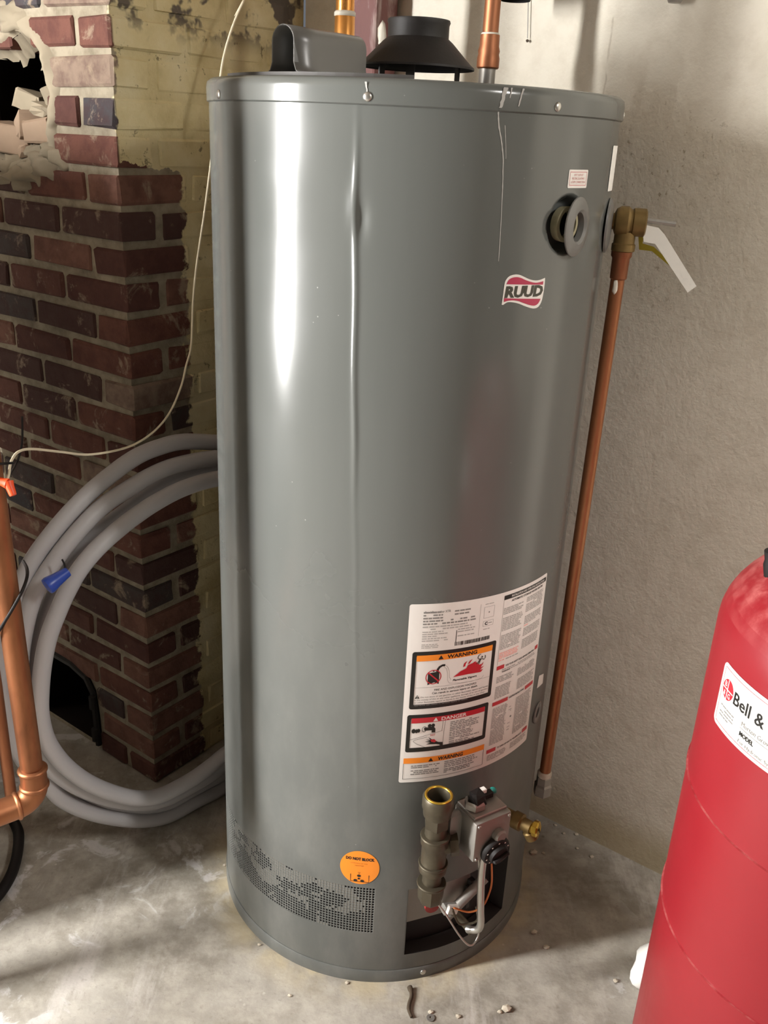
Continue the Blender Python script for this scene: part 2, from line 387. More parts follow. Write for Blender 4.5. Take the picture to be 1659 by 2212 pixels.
# chimney: mortar core (with a broken hole and an ash-pit opening), each brick its own child
REC = .006
JZ = [1.652-.0663*i for i in range(-13, 26)]                 # joint heights
def cpt(s, t, z): return A(CS+s, CT+t, z)
hole = [(-.46, 1.60), (-.33, 1.602), (-.27, 1.622), (-.225, 1.600), (-.200, 1.565), (-.196, 1.52), (-.205, 1.475), (-.214, 1.435), (-.245, 1.41), (-.30, 1.395), (-.36, 1.385), (-.44, 1.40), (-.50, 1.45), (-.50, 1.55)]
ash = [(-.46, .012), (-.46, .15), (-.43, .195), (-.37, .222), (-.30, .222), (-.24, .205), (-.215, .17), (-.207, .10), (-.205, .012)]
def inpoly(p, poly):
    r = False; n = len(poly)
    for i in range(n):
        a_, b_ = poly[i], poly[i-1]
        if (a_[1] > p[1]) != (b_[1] > p[1]) and p[0] < (b_[0]-a_[0])*(p[1]-a_[1])/(b_[1]-a_[1])+a_[0]: r = not r
    return r
# front sheet of mortar with the two holes cut out (triangulated outline with holes)
bm = bmesh.new()
def loop(pts):
    vs_ = [bm.verts.new((p[0], 0, p[1])) for p in pts]
    return [bm.edges.new((vs_[i], vs_[(i+1) % len(vs_)])) for i in range(len(vs_))]
es = loop([(-REC, 0), (-REC, CEIL), (WL-CS, CEIL), (WL-CS, 0)])+loop(hole)+loop(ash)
bmesh.ops.triangle_fill(bm, edges=es, use_beauty=True, use_dissolve=False)
V, F = bmout(bm); core = G().add([cpt(v.x, REC, v.z) for v in V], F)
core.add([cpt(-REC, REC, 0), cpt(-REC, TW-CT, 0), cpt(-REC, TW-CT, CEIL), cpt(-REC, REC, CEIL)], [(0, 1, 2, 3)])
chim = struct(core.build('wall_back', M['mortar'])); chim['label'] = 'old brick chimney breast, its right side painted flaking yellow'
def cavity(name, poly, depth, shrink, m):
    n = len(poly); cx = sum(p[0] for p in poly)/n; cz = sum(p[1] for p in poly)/n; V = []; F = []
    for j, (d, sc) in enumerate(((REC, 1.0), (REC+depth*.5, 1.05), (REC+depth, shrink))):
        for p in poly: V.append(cpt(cx+(p[0]-cx)*sc, d, cz+(p[1]-cz)*sc))
    for j in range(2):
        for i in range(n): F.append((j*n+i, j*n+(i+1) % n, (j+1)*n+(i+1) % n, (j+1)*n+i))
    F.append(tuple(2*n+i for i in range(n)))
    return mesh(name, V, F, m, chim)
cavity('hole_lining', hole, .26, .9, M['dark_lining'])
cavity('ash_pit_lining', ash, .22, .95, M['dark_lining'])
# rough plaster lip round the hole
lip = G(); NP = 150; LV = []; prof_ = [(-.030, .035), (-.012, .020), (-.002, .004), (.006, -.010), (.016, -.010), (.026, -.004), (.036, .006)]
hc_ = (sum(p[0] for p in hole)/len(hole), sum(p[1] for p in hole)/len(hole))
for i in range(NP):
    f = i/NP*len(hole); p, q = hole[int(f) % len(hole)], hole[(int(f)+1) % len(hole)]; u = f-int(f)
    x = p[0]+(q[0]-p[0])*u; z = p[1]+(q[1]-p[1])*u; dv_ = Vector((x-hc_[0], z-hc_[1])); dv_.normalize()
    for (o_, d_) in prof_:
        n0 = noise.noise(Vector((x*38, z*38, o_*30))); n1_ = noise.noise(Vector((x*95, z*95, o_*90+5)))
        e = o_*(1+.7*n0)+.006*n1_; LV.append(cpt(x+dv_.x*e, REC+d_*(1+.6*n1_)+.005*n0, z+dv_.y*e))
m_ = len(prof_)
lip.add(LV, [(i*m_+j_, ((i+1) % NP)*m_+j_, ((i+1) % NP)*m_+j_+1, i*m_+j_+1) for i in range(NP) for j_ in range(m_-1)])
for (x, z, r) in ((-.26, 1.645, .03), (-.31, 1.655, .032), (-.36, 1.645, .03), (-.16, 1.40, .022), (-.20, 1.385, .03), (-.25, 1.375, .032), (-.29, 1.36, .03), (-.33, 1.37, .03), (-.185, 1.41, .024)):
    lip.add(*blob(cpt(x, REC+.006, z), r, (1.6, .35, .9), 3, .9, x*30))
lip.build('plaster_lip', M['plaster'], chim, True)
for i, (s, d, z, sx, sy, sz, rz, rx, m) in enumerate(((-.245, .03, 1.448, .075, .07, .045, .15, .1, 'rubble'), (-.225, .05, 1.505, .05, .05, .06, .5, .6, 'plaster'), (-.25, .035, 1.488, .065, .05, .022, -.2, -.2, 'plaster'),
        (-.315, .04, 1.455, .07, .06, .05, -.5, .4, 'rubble'), (-.33, .06, 1.500, .06, .06, .04, .3, -.5, 'plaster'), (-.265, .015, 1.414, .045, .035, .02, .5, .5, 'plaster'), (-.30, .02, 1.408, .05, .04, .022, -.3, .2, 'rubble'), (-.37, .04, 1.43, .09, .07, .06, .4, -.2, 'rubble'), (-.225, .02, 1.425, .035, .03, .018, -.6, .4, 'plaster'))):
    x = (AX*cos(rz)+BX*sin(rz)); x = (x*cos(rx)+UP*sin(rx)*.5).normalized(); y = (BX*cos(rz)-AX*sin(rz)); y = (y-x*y.dot(x)).normalized()
    mesh('brick_fragment', *box(cpt(s, d, z), sx, sy, sz, x=x, y=y, bev=.006, jit=.004), M[m], chim)
BR = {}
def brick_mesh(ls, lt, v):
    key = (round(ls, 3), round(lt, 3), v)
    if key not in BR:
        V, F = box((0, 0, 0), ls, lt, .0515, bev=.0045, jit=.0022)
        me = bpy.data.meshes.new('brick'); me.from_pydata(V, [], F); me.update(); me.materials.append(M['brick']); BR[key] = me
    return BR[key]
nb = 0
def brick(s, t, z, ls, lt):
    global nb
    o = bpy.data.objects.new('brick', brick_mesh(ls, lt, nb % 4)); COL.objects.link(o); nb += 1
    o.parent = chim; o.location = cpt(s, t, z)+BX*random.uniform(-.0015, .0015)+AX*random.uniform(-.0015, .0015)-ORG[chim]
    o.rotation_euler = (random.uniform(-.012, .012), random.uniform(-.012, .012), ROT+random.uniform(-.01, .01)); ORG[o] = ORG[chim]
SL, HL, J = .188, .092, .013
for i in range(len(JZ)-1):
    zc = (JZ[i]+JZ[i+1])/2; ci = i-12                         # course number counted as in the joints (1 = first below 1.652)
    if zc < .02 or zc > 1.80: continue
    odd = ci % 2 == 1
    # corner brick shows on both faces
    ls, lt = (HL, .165) if odd else (SL, .085)
    brick(-ls/2, lt/2, zc, ls, lt)
    s = -ls-J
    first = True
    while s > -.92:
        L = SL if not (first and not odd and False) else HL
        L *= random.uniform(.97, 1.03); c_ = (s-L/2, zc)
        pts = [(s-L*f, zc) for f in (.08, .3, .5, .7, .92)]
        if not any(inpoly(p, hole) or inpoly(p, ash) for p in pts): brick(s-L/2, .045, zc, L, .09)
        else:
            free = [p[0] for p in pts if not (inpoly(p, hole) or inpoly(p, ash))]
            if len(free) >= 2 and (max(free)-min(free)) < .12 and max(free) > s-L*.2:
                L2 = max(.05, s-min(free)+.005); brick(s-L2/2, .045, zc, L2, .09)
        s -= L+J; first = False
    t = lt+.018
    while t < TW-CT-.03:
        L = min((HL if (odd and t < .3) else .165), TW-CT-t-.004); brick(-.0475, t+L/2, zc, .09, L); t += L+.016
# iron frame of the ash-pit door
g = G()
g.add(*tube([cpt(-.455, .0, .012), cpt(-.455, .0, .15), cpt(-.425, .0, .19), cpt(-.37, .0, .213), cpt(-.30, .0, .213), cpt(-.243, .0, .198), cpt(-.22, .0, .165), cpt(-.214, .0, .012)], .008, 6))
g.add(*cylinder(cpt(-.214, -.008, .125), cpt(-.214, -.008, .16), .009, 8)); g.add(*cylinder(cpt(-.214, -.008, .03), cpt(-.214, -.008, .065), .009, 8))
g.build('ash_pit_frame', M['iron'], chim)

# ------------------------------------------------------------------ water heater
WH = empty('water_heater', (TC.x, TC.y, 0), 'tall grey enamelled gas water heater standing on the concrete floor', 'water heater')
def frange(a_, b_, st):
    n = max(1, round((b_-a_)/st)); return [a_+(b_-a_)*i/n for i in range(n)]
ZT = 1.508
PORT = (43.6, 1.367, .040)                                  # recess of the loose port cover
OPN = (11.2, 53.4, .064, .222)                              # burner opening
SCR = (-82.0, .3, .120, .226)                               # perforated band
ths = frange(-180, SCR[0], 3)+frange(SCR[0], -20, 2)+frange(-20, -16, .5)+frange(-16, -6, .2)+frange(-6, SCR[1], .5)+frange(SCR[1], OPN[0], .9)+frange(OPN[0], 37, 1.5)+frange(37, 51, .4)+frange(51, OPN[1], .8)+frange(OPN[1], 110, 2)+frange(110, 180, 4)
zs = frange(.028, OPN[2], .01)+frange(OPN[2], SCR[2], .014)+frange(SCR[2], OPN[3], .017)+[OPN[3]]+frange(SCR[3], 1.28, .012)+frange(1.28, 1.44, .0025)+frange(1.44, ZT, .01)+[ZT]
def crease(z): 
    return -13.8+(1.487-z)*(1.9/.39) if z > 1.096 else -11.9+(1.096-z)*(4.7/.65)
def jr(th, z):
    d = 0.0
    # long shallow vertical crease and the knock in it
    a_ = (th-crease(z)-.14*math.sin(z*31))/.8; d += .0021*math.exp(-a_*a_)*(1 if z > 1.08 else max(.22, 1-(1.08-z)/.16))*(1 if z > .5 else max(0, (z-.35)/.15))*(min(1, max(.15, (1.5-z)/.08)))
    q = ((th+11.6)/1.5)**2+((z-1.366)/.022)**2; d -= .0030*math.exp(-q)
    q = ((th+14.4)/1.2)**2+((z-1.385)/.03)**2; d += .0016*math.exp(-q)
    q = (th+27)/7; d += .0006*math.sin(z*9)*math.exp(-q*q)
    q = sqrt(((th-PORT[0])*radians(1)*TR)**2+((z-PORT[1]))**2)
    if q < PORT[2]: d -= .020*min(1, max(0, (PORT[2]-q)/.011))
    return TR+d
V = []; F = []
for z in zs:
    for th in ths: V.append(RT(th, jr(th, z)-TR, z))
nt = len(ths)
for j in range(len(zs)-1):
    zc = (zs[j]+zs[j+1])/2
    for i in range(nt):
        tc = (ths[i]+(ths[i+1] if i+1 < nt else 180))/2
        if OPN[0] < tc < OPN[1] and OPN[2] < zc < OPN[3]: continue
        if SCR[0] < tc < SCR[1] and SCR[2] < zc < SCR[3]: continue
        F.append((j*nt+i, j*nt+(i+1) % nt, (j+1)*nt+(i+1) % nt, (j+1)*nt+i))
jacket = mesh('jacket', V, F, M['enamel'], WH, True)
mesh('base_ring', *openlathe([(TR-.01, 0), (TR+.0025, 0), (TR+.0025, .024), (TR+.0005, .027), (TR-.003, .027), (TR-.003, .0285), (TR, .029)], (TC.x, TC.y, 0), n=180), M['enamel'], WH, True, 40)
mesh('top_cap', *lathe([(TR, ZT-.003), (TR+.0032, ZT-.001), (TR+.0036, ZT+.018), (TR+.0022, ZT+.0255), (TR-.003, ZT+.0295), (TR-.010, ZT+.030), (TR-.016, ZT+.028), (.06, ZT+.029), (0.0001, ZT+.029)], (TC.x, TC.y, 0), n=180), M['enamel'], WH, True, 50)
mesh('inner_skirt', *openlathe([(TR-.035, .0), (TR-.035, .30)], (TC.x, TC.y, 0), n=96), M['inner'], WH, True)
g = G()
for th, z in [tz(478, 204), tz(795, 209), tz(1201, 231), (82, 1.515), (128, 1.515), (-105, 1.515), (-150, 1.515), (tz(913, 2093)[0], .015)]:
    c_ = RT(th, .003, z); V, F = lathe([(.0062, 0), (.0058, .0015), (.0035, .0028), (.0001, .003)], c_, rad(th), 12)
    mesh('rim_screw', V, F, M['steel'], WH, True)
# perforated intake band: sheet with real holes, some of them felted over with dust
g = G(); gd = G(); px_, pz_ = .0056, .0056; rows = int((SCR[3]-SCR[2])/pz_); cols = int(radians(SCR[1]-SCR[0])*TR/px_)
dth = (SCR[1]-SCR[0])/cols; dz = (SCR[3]-SCR[2])/rows
for r_ in range(rows):
    for c_ in range(cols):
        t0 = SCR[0]+c_*dth; z0 = SCR[2]+r_*dz
        sq = [(0, 0), (.5, 0), (1, 0), (1, .5), (1, 1), (.5, 1), (0, 1), (0, .5)]
        off = .0 if c_ % 2 else .0
        if r_ % 2: hx = [(.5+.33*cos(pi*1.25+i*pi/4), .5+.36*sin(pi*1.25+i*pi/4)) for i in range(8)]
        else: hx = [(.5+.33*cos(pi*1.25+i*pi/4), .5+.36*sin(pi*1.25+i*pi/4)) for i in range(8)]
        V = [RT(t0+p[0]*dth, 0, z0+p[1]*dz) for p in sq]+[RT(t0+p[0]*dth, -.0006, z0+p[1]*dz) for p in hx]
        g.add(V, [(i, (i+1) % 8, 8+(i+1) % 8, 8+i) for i in range(8)])
        nn = noise.noise(Vector((t0*.13, z0*38, 1.7)))+.35*noise.noise(Vector((t0*.5, z0*120, 4)))
        edge = (z0-SCR[2])/(SCR[3]-SCR[2])
        if nn+(edge-.5)*.7-(.35 if t0 > -3 else 0)+random.uniform(-.16, .16) > .12: gd.add(V[8:], [tuple(range(8))])
band = g.build('intake_screen', M['enamel'], WH, True); band['kind'] = 'stuff'
o = gd.build('intake_dust', M['dusty_hole'], WH); o['kind'] = 'stuff'

# --- decals: flat print on curved surfaces, worked out in (arc metres, height) then wrapped
def wrap(V, F, r, c=TC, R=TR, th0=0.0, step=.006, twist=0.0):
    bm = bmesh.new(); vs_ = [bm.verts.new((v[0], v[1], 0)) for v in V]
    for f in F:
        try: bm.faces.new([vs_[i] for i in f])
        except ValueError: pass
    xs = [v[0] for v in V]; x = min(xs)+step
    while x < max(xs):
        gm = list(bm.verts)+list(bm.edges)+list(bm.faces)
        bmesh.ops.bisect_plane(bm, geom=gm, plane_co=(x, 0, 0), plane_no=(1, 0, 0), dist=1e-6); x += step
    bmesh.ops.triangulate(bm, faces=[f for f in bm.faces if len(f.verts) > 4])
    V, F = bmout(bm)
    out = [RT(th0+degrees(v.x/R), r, v.y, c, R) for v in V]
    # face outwards
    F2 = []
    for f in F:
        n = (out[f[1]]-out[f[0]]).cross(out[f[2]]-out[f[0]]); q = out[f[0]]-Vector((c.x, c.y, out[f[0]].z))
        F2.append(f if n.dot(q) > 0 else f[::-1])
    return out, F2
def rr(x0, y0, x1, y1, r, n=5):
    P = []
    for cx, cy, a0 in ((x1-r, y1-r, 0), (x0+r, y1-r, 90), (x0+r, y0+r, 180), (x1-r, y0+r, 270)):
        for i in range(n+1): a_ = radians(a0+90*i/n); P.append((cx+r*cos(a_), cy+r*sin(a_)))
    return P
def poly(P): return list(P), [tuple(range(len(P)))]
def ringp(Po, Pi):
    n = len(Po); return list(Po)+list(Pi), [(i, (i+1) % n, n+(i+1) % n, n+i) for i in range(n)]
def circ(x, y, rx, ry=None, n=28): ry = ry or rx; return [(x+rx*cos(2*pi*i/n), y+ry*sin(2*pi*i/n)) for i in range(n)]
def text2d(s, bold=0.0, shear=0.0, spacing=1.0):
    cu = bpy.data.curves.new('t', 'FONT'); cu.body = s; cu.size = 1; cu.offset = bold; cu.shear = shear; cu.resolution_u = 2; cu.space_character = spacing
    o = bpy.data.objects.new('t', cu); COL.objects.link(o)
    dg = bpy.context.evaluated_depsgraph_get(); me = bpy.data.meshes.new_from_object(o.evaluated_get(dg))
    V = [(v.co.x, v.co.y) for v in me.vertices]; F = [tuple(p.vertices) for p in me.polygons]
    bpy.data.objects.remove(o, do_unlink=True); bpy.data.curves.remove(cu); bpy.data.meshes.remove(me)
    return V, F
def text_fit(s, x0, y0, x1, h, bold=0.0, shear=0.0, slope=0.0, keep=False):
    """text from x0 to x1 with baseline y0 and cap height h"""
    V, F = text2d(s, bold, shear); a_ = min(v[0] for v in V); b_ = max(v[0] for v in V); lo = 0; hi = .69
    k = (x1-x0)/(b_-a_); kz = h/hi
    return [(x0+(v[0]-a_)*k, y0+v[1]*kz) for v in V], F
class D:
    """flat print of one ink on a curved surface"""
    def __init__(s, r, c=TC, R=TR): s.L = []; s.r = r; s.c = c; s.R = R
    def add(s, VF, step=.006):
        if VF[0]: s.L.append(wrap(VF[0], VF[1], s.r, s.c, s.R, step=step))
        return s
    def build(s, name, m, parent):
        g = G()
        for q in s.L: g.add(*q)
        return g.build(name, m, parent)
    def split(s, name, m, parent): return [mesh(name, *q, m, parent) for q in s.L]
def X(u, v, c=TC, R=TR):
    th, z = tz(u, v, 0, c, R); return radians(th)*R, z
def ptw(P, c=TC, R=TR): return [X(u, v, c, R) for u, v in P]

# --- the big white instruction label
x0, x1, y0, y1 = radians(5.5)*TR, radians(56.0)*TR, .4605, .8010
LB = D(.0006).add(poly(rr(x0, y0, x1, y1, .004))).build('instruction_label', M['paper'], WH)
LB['label'] = 'large white paper label with warnings and instructions'
deg = lambda d: radians(d)*TR
blk = D(.0009); org_ = D(.0011); red = D(.0011); gry = D(.0009); fine = D(.0009); pink = D(.0009); wht = D(.0012); top = D(.0013)
# three framed panels on the left half
def panel(z0, z1, w_, th0=7.2, th1=33.9):
    blk.add(ringp(rr(deg(th0), z0, deg(th1), z1, .006, 14), rr(deg(th0)+w_, z0+w_, deg(th1)-w_, z1-w_, .003, 14)), .004)
def bar(d, a0, a1, z0, z1): d.add(poly([(a0, z0), (a1, z0), (a1, z1), (a0, z1)]))
P1 = (.6075, .7155); P2 = (.5225, .5965)
# frames as four straight bars plus corners so that they wrap cleanly
def frame(d, a0, a1, z0, z1, w_):
    d.add(poly(rr(a0, z1-w_*1.3, a1, z1, w_*.6))); d.add(poly(rr(a0, z0, a1, z0+w_*1.3, w_*.6)))
    bar(d, a0, a0+w_, z0+w_*.5, z1-w_*.5); bar(d, a1-w_, a1, z0+w_*.5, z1-w_*.5)
frame(blk, deg(7.2), deg(33.9), *P1, .0068); frame(blk, deg(6.9), deg(33.4), *P2, .0066)
bar(org_, deg(8.5), deg(32.6), P1[1]-.0175, P1[1]-.0068); bar(red, deg(8.2), deg(32.1), P2[1]-.0165, P2[1]-.0066)
bar(org_, deg(6.6), deg(33.4), .4995, .5105)
for a0, a1, z0, z1 in ((6.6, 33.4, .4675, .468), (6.6, 6.72, .4675, .4995), (33.28, 33.4, .4675, .4995)): bar(blk, deg(a0), deg(a1), z0, z1)
def tri(d, xc, zb, h): d.add(poly([(xc-h*.58, zb), (xc+h*.58, zb), (xc, zb+h)]))
tri(top, deg(15.7), P1[1]-.0160, .0075); top.add(text_fit('WARNING', deg(17.6), P1[1]-.0155, deg(27.2), .0066, .035))
tri(wht, deg(15.6), P2[1]-.0153, .0073); wht.add(text_fit('DANGER', deg(17.4), P2[1]-.0149, deg(25.6), .0064, .02))
tri(top, deg(15.0), .5008, .0075); top.add(text_fit('WARNING', deg(17.3), .5013, deg(25.6), .0068, .035, .12))
# rating block
gry.add(text_fit('Ruud Pacemaker XTR', *X(918, 1325), X(974, 1318)[0], .0040, .015))
def lines(d, a0, a1, ztop, n, pitch, h, dens=.85, ragged=.25, seed=1):
    rnd = random.Random(seed)
    for i in range(n):
        z = ztop-i*pitch; e = a1-(a1-a0)*(rnd.random()*ragged); x = a0
        while x < e-.002:
            wl = rnd.uniform(.003, .011); xe = min(e, x+wl)
            if rnd.random() < dens: d.add(poly([(x, z), (xe, z), (xe, z+h), (x, z+h)]), .008)
            x = xe+rnd.uniform(.0009, .0016)
q0 = deg(9.6)
lines(gry, q0, deg(16), .7845, 3, .0052, .0026, .95, .2, 2); lines(gry, deg(18.8), deg(24.4), .7838, 2, .0056, .0026, .95, .2, 3)
lines(gry, q0, deg(26.5), .7690, 2, .0050, .0026, .8, .1, 4); lines(fine, q0, deg(25), .7590, 2, .0045, .0022, .95, .2, 5)
lines(fine, q0, deg(18.2), .7500, 5, .0040, .0018, .95, .35, 6); lines(fine, deg(20.2), deg(26), .7500, 2, .0042, .002, .95, .2, 7); lines(fine, deg(20.2), deg(26), .7380, 1, .004, .002, .95, .1, 8)
lines(fine, q0, deg(15), .7275, 3, .0030, .0014, .9, .3, 9)
bar(blk, deg(19.75), deg(19.95), .728, .750); bar(fine, deg(27.0), deg(27.08), .732, .790)
for a0, z0, z1 in ((28.3, .7625, .783), (28.3, .7475, .7575)): 
    for q in ((a0, a0+3.6, z0, z0+.0006), (a0, a0+3.6, z1-.0006, z1), (a0, a0+.12, z0, z1), (a0+3.5, a0+3.6, z0, z1)): bar(fine, deg(q[0]), deg(q[1]), q[2], q[3])
blk.add(text_fit('C', deg(28.9), .7500, deg(29.9), .0052, .05)); bar(gry, deg(30.1), deg(31.4), .7520, .7532); gry.add(poly(circ(deg(30.1), .7725, .0013)))
lines(fine, deg(28.5), deg(31.5), .7872, 1, .004, .0014, .95, .0, 10); lines(fine, deg(28.5), deg(30.8), .7415, 1, .004, .0014, .95, .0, 11)
rb = random.Random(5); x = deg(19.6)
while x < deg(31.2):
    bw = rb.choice((.0005, .0008, .0013, .0017)); bar(blk, x, x+bw, .7215, .7285); x += bw+rb.choice((.0005, .0008, .0012))
# flammable vapours panel: crossed-out petrol can, hose, vapour, flames and figure
Z6 = lambda P: ptw([(860+x/6.705, 1390+y/6.703) for x, y in P])
top2 = D(.0012)
top2.add(poly(Z6([(432, 428), (596, 398), (584, 580), (520, 555), (422, 598)])))
top2.add(poly(Z6([(500, 405), (505, 382), (520, 380), (526, 402)]))); 
def stroke(P, w_):
    P = [Vector((p[0], p[1])) for p in P]; L = []; Rr = []
    for i, p in enumerate(P):
        t = (P[min(i+1, len(P)-1)]-P[max(i-1, 0)]).normalized(); n = Vector((-t.y, t.x))*w_/2; L.append(p+n); Rr.append(p-n)
    V = [tuple(v) for v in L]+[tuple(v) for v in Rr]; m = len(L); return V, [(i, i+1, m+i+1, m+i) for i in range(m-1)]
top2.add(stroke(Z6([(565, 405), (575, 370), (600, 335), (640, 312), (680, 308)]), .0038))
ctr = Z6([(510, 480)])[0]
rd2 = D(.0014); rd2.add(ringp(circ(ctr[0], ctr[1], .0132, .0135, 40), circ(ctr[0], ctr[1], .0117, .0120, 40)))
rd2.add(stroke([(ctr[0]-.0092, ctr[1]+.0088), (ctr[0]+.0092, ctr[1]-.0088)], .0022))
rd2.add(poly(Z6([(792, 480), (860, 430), (900, 395), (985, 352), (1010, 305), (1055, 285), (1130, 262), (1165, 300), (1215, 290), (1190, 340), (1240, 315), (1180, 375), (1225, 365), (1190, 405), (1000, 438)])))
for P in ([(938, 335), (955, 280), (1000, 245), (975, 290), (965, 325)], [(1005, 290), (1040, 240), (1075, 222), (1045, 262), (1030, 285)], [(1060, 290), (1095, 262), (1128, 245), (1100, 285)], [(1200, 300), (1222, 270), (1232, 262), (1215, 305)]): rd2.add(poly(Z6(P)))
mn = D(.0016)
mn.add(poly([(p[0], p[1]) for p in circ(*Z6([(1212, 186)])[0], .0016, .0017, 16)]))
for P, w_ in (([(1210, 210), (1180, 225), (1150, 205), (1165, 165), (1195, 145)], .0013), ([(1210, 210), (1240, 222), (1258, 195), (1255, 160)], .0013), ([(1195, 210), (1165, 262)], .0030), ([(1175, 250), (1135, 285), (1125, 290)], .0014), ([(1180, 250), (1160, 295)], .0014)): mn.add(stroke(Z6(P), w_))
mn.split('figure', M['ink_dark'], LB)
gry.add(stroke(Z6([(690, 312), (722, 345), (738, 400), (740, 480), (762, 520)]), .0005)); gry.add(stroke(Z6([(660, 330), (700, 360), (712, 420), (710, 520), (735, 570), (850, 570), (1050, 545), (1200, 500), (1235, 450)]), .0004))
blk.add(text_fit('Flammable Vapors', *Z6([(788, 543)])[0], Z6([(1132, 480)])[0][0], .0036, .03, .1))
bar(gry, deg(8.6), deg(32.6), .6480, .6484)
blk.add(text_fit('FIRE AND EXPLOSION HAZARD', deg(14.4), .6405, deg(28.0), .0036, .005)); blk.add(text_fit('Can result in serious injury or death', deg(13.8), .6345, deg(28.4), .0038, .012))
tri(blk, deg(9.4), .6278, .0068); wl = D(.0011); wl.add(text_fit('!', deg(9.3), .6285, deg(9.5), .0042, .02)).build('triangle_mark', M['paper'], LB)
for i, (s_, a0) in enumerate((('Do not store or use gasoline or other flammable vapors and liquids', 10.5), ('in the vicinity of this or any other appliance. Storage of or use of gasoline', 8.6), ('or other flammable vapors or liquids in the vicinity of this or any other', 8.6), ('appliance can result in serious injury or death.', 8.6))):
    gry.add(text_fit(s_, deg(a0), .6286-i*.0049, deg((32.4, 32.4, 31.4, 25.5)[i]), .0028, .008))
# scald panel: taps, spout, basin and hand
for P, w_ in (([(655, 1090), (630, 1260)], .0005), ([(690, 1080), (660, 1270), (640, 1490)], .0005), ([(140, 1400), (440, 1315), (640, 1255)], .0005), ([(215, 1415), (240, 1395), (420, 1350)], .0005), ([(215, 1415), (260, 1450), (430, 1515)], .0005)): blk.add(stroke(Z6(P), w_))
for x_, y_, rx_, ry_ in ((222, 1265, .0042, .0056), (265, 1265, .0030, .0048), (295, 1258, .0034, .0046), (455, 1185, .0036, .0044), (505, 1180, .0040, .0044)): top2.add(poly(circ(*Z6([(x_, y_)])[0], rx_*.8, ry_*.8)))
blk.add(ringp(circ(*Z6([(378, 1238)])[0], .0040, .0056), circ(*Z6([(378, 1238)])[0], .0032, .0047)))
top2.add(poly(Z6([(372, 1215), (440, 1208), (510, 1192), (538, 1225), (535, 1280), (480, 1285), (485, 1250), (380, 1258)])))
hand = [(640, 1420), (640, 1490), (590, 1455), (545, 1450), (400, 1455), (465, 1430), (385, 1415), (460, 1408), (400, 1385), (468, 1392), (435, 1350), (490, 1385), (540, 1405), (580, 1420)]
top2.add(poly(Z6(hand))); rd2.add(poly(Z6([(465, 1385), (520, 1378), (550, 1408), (520, 1425), (475, 1415)]))); rd2.add(text_fit('HOT', *Z6([(465, 1335)])[0], Z6([(535, 1310)])[0][0], .0036, .02))
top2.split('pictogram', M['ink'], LB); rd2.split('red_pictogram', M['ink_red'], LB)
for i, (n_, zt) in enumerate(((3, .5738), (3, .5635), (3, .5530), (2, .5425), (2, .5350))): lines(gry, deg(20.4), deg(31), zt, n_, .0033, .0018, .97, .35, 20+i)
lines(gry, deg(9.0), deg(18), .4930, 2, .0036, .0019, .97, .3, 31); lines(gry, deg(9.0), deg(18), .4830, 3, .0036, .0019, .97, .3, 32); lines(gry, deg(19.5), deg(32), .4945, 4, .0036, .0019, .97, .3, 33); lines(gry, deg(19.5), deg(32), .4790, 3, .0032, .0019, .97, .3, 34)
# right half: instructions in two columns
C0, C1, C2, C3 = 35.6, 44.2, 45.4, 54.6
bar(blk, deg(35.3), deg(55.4), .7865, .7945); wht.add(text_fit('INSTALLATION AND OPERATING INSTRUCTIONS', deg(38.2), .7887, deg(54.2), .0040, .012))
blk.add(text_fit('AUTOMATIC STORAGE WATER HEATER', deg(38.4), .7800, deg(53.6), .0036, .03))
bar(gry, deg(35.25), deg(35.33), .664, .7865)
def block(a0, a1, z1, z0, seed, d=None, rag=.12): lines(d or fine, deg(a0), deg(a1), z1-.003, int((z1-z0)/.0032), .0032, .0022, .98, rag, seed)
block(C0, C1, .772, .759, 41); block(C0, C1, .754, .727, 42); block(C0, C1, .7215, .690, 43); block(C0, C1, .688, .674, 44, pink); block(C0, C1-5.6, .674, .668, 46, pink)
block(C2, C3, .776, .745, 47); block(C2, C3, .7405, .722, 48); bar(pink, deg(C2), deg(C2+2), .7205, .7225); block(C2, C3, .7175, .7005, 49); block(C2, C3, .696, .676, 50)
block(C0+3, C1, .6735, .668, 51); block(C0, C3, .6665, .6640, 52)
def rbar(a0, a1, z): bar(red, deg(a0), deg(a1), z, z+.0075)
rbar(35.2, 38.2, .6545); rbar(53.6, 55.3, .6560); blk.add(text_fit('FOR YOUR SAFETY READ BEFORE OPERATING', deg(38.9), .6562, deg(53.0), .0034, .025))
blk.add(text_fit('WARNING', deg(37.6), .6460, deg(41.0), .0026, .02)); block(37.4, C3, .6535, .6445, 53); block(C0, C1-1, .641, .626, 54); block(C0, C1-2, .622, .594, 55); block(C2-.5, C3, .6405, .622, 56); block(C2, C3, .618, .594, 57)
rbar(35.0, 41.5, .5835); rbar(50.2, 55.1, .5835); blk.add(text_fit('LIGHTING INSTRUCTIONS', deg(42.1), .5855, deg(49.6), .0036, .03))
block(C0-.2, C1-2.4, .579, .500, 58); block(C2+.4, C3, .579, .500, 59); gry.add(poly(circ(deg(43.9), .545, .0022))); gry.add(poly(circ(deg(43.6), .558, .0010)))
for i, zc in enumerate((.566, .560, .553, .532, .524, .518)): lines(fine, deg(42.6), deg(44.6), zc, 1, .003, .0016, .8, .3, 70+i)
rbar(34.6, 38.4, .4865); rbar(51.8, 54.9, .4880); blk.add(text_fit('TO TURN OFF GAS TO THE APPLIANCE', deg(39.0), .4885, deg(51.2), .0032, .025))
block(C0-.5, C1-.5, .483, .468, 60); block(C2, C3, .485, .472, 61)
blk.build('black_print', M['ink'], LB)['kind'] = 'stuff'; org_.split('orange_bar', M['ink_orange'], LB); red.split('red_bar', M['ink_red'], LB); gry.build('grey_print', M['ink_grey'], LB)['kind'] = 'stuff'
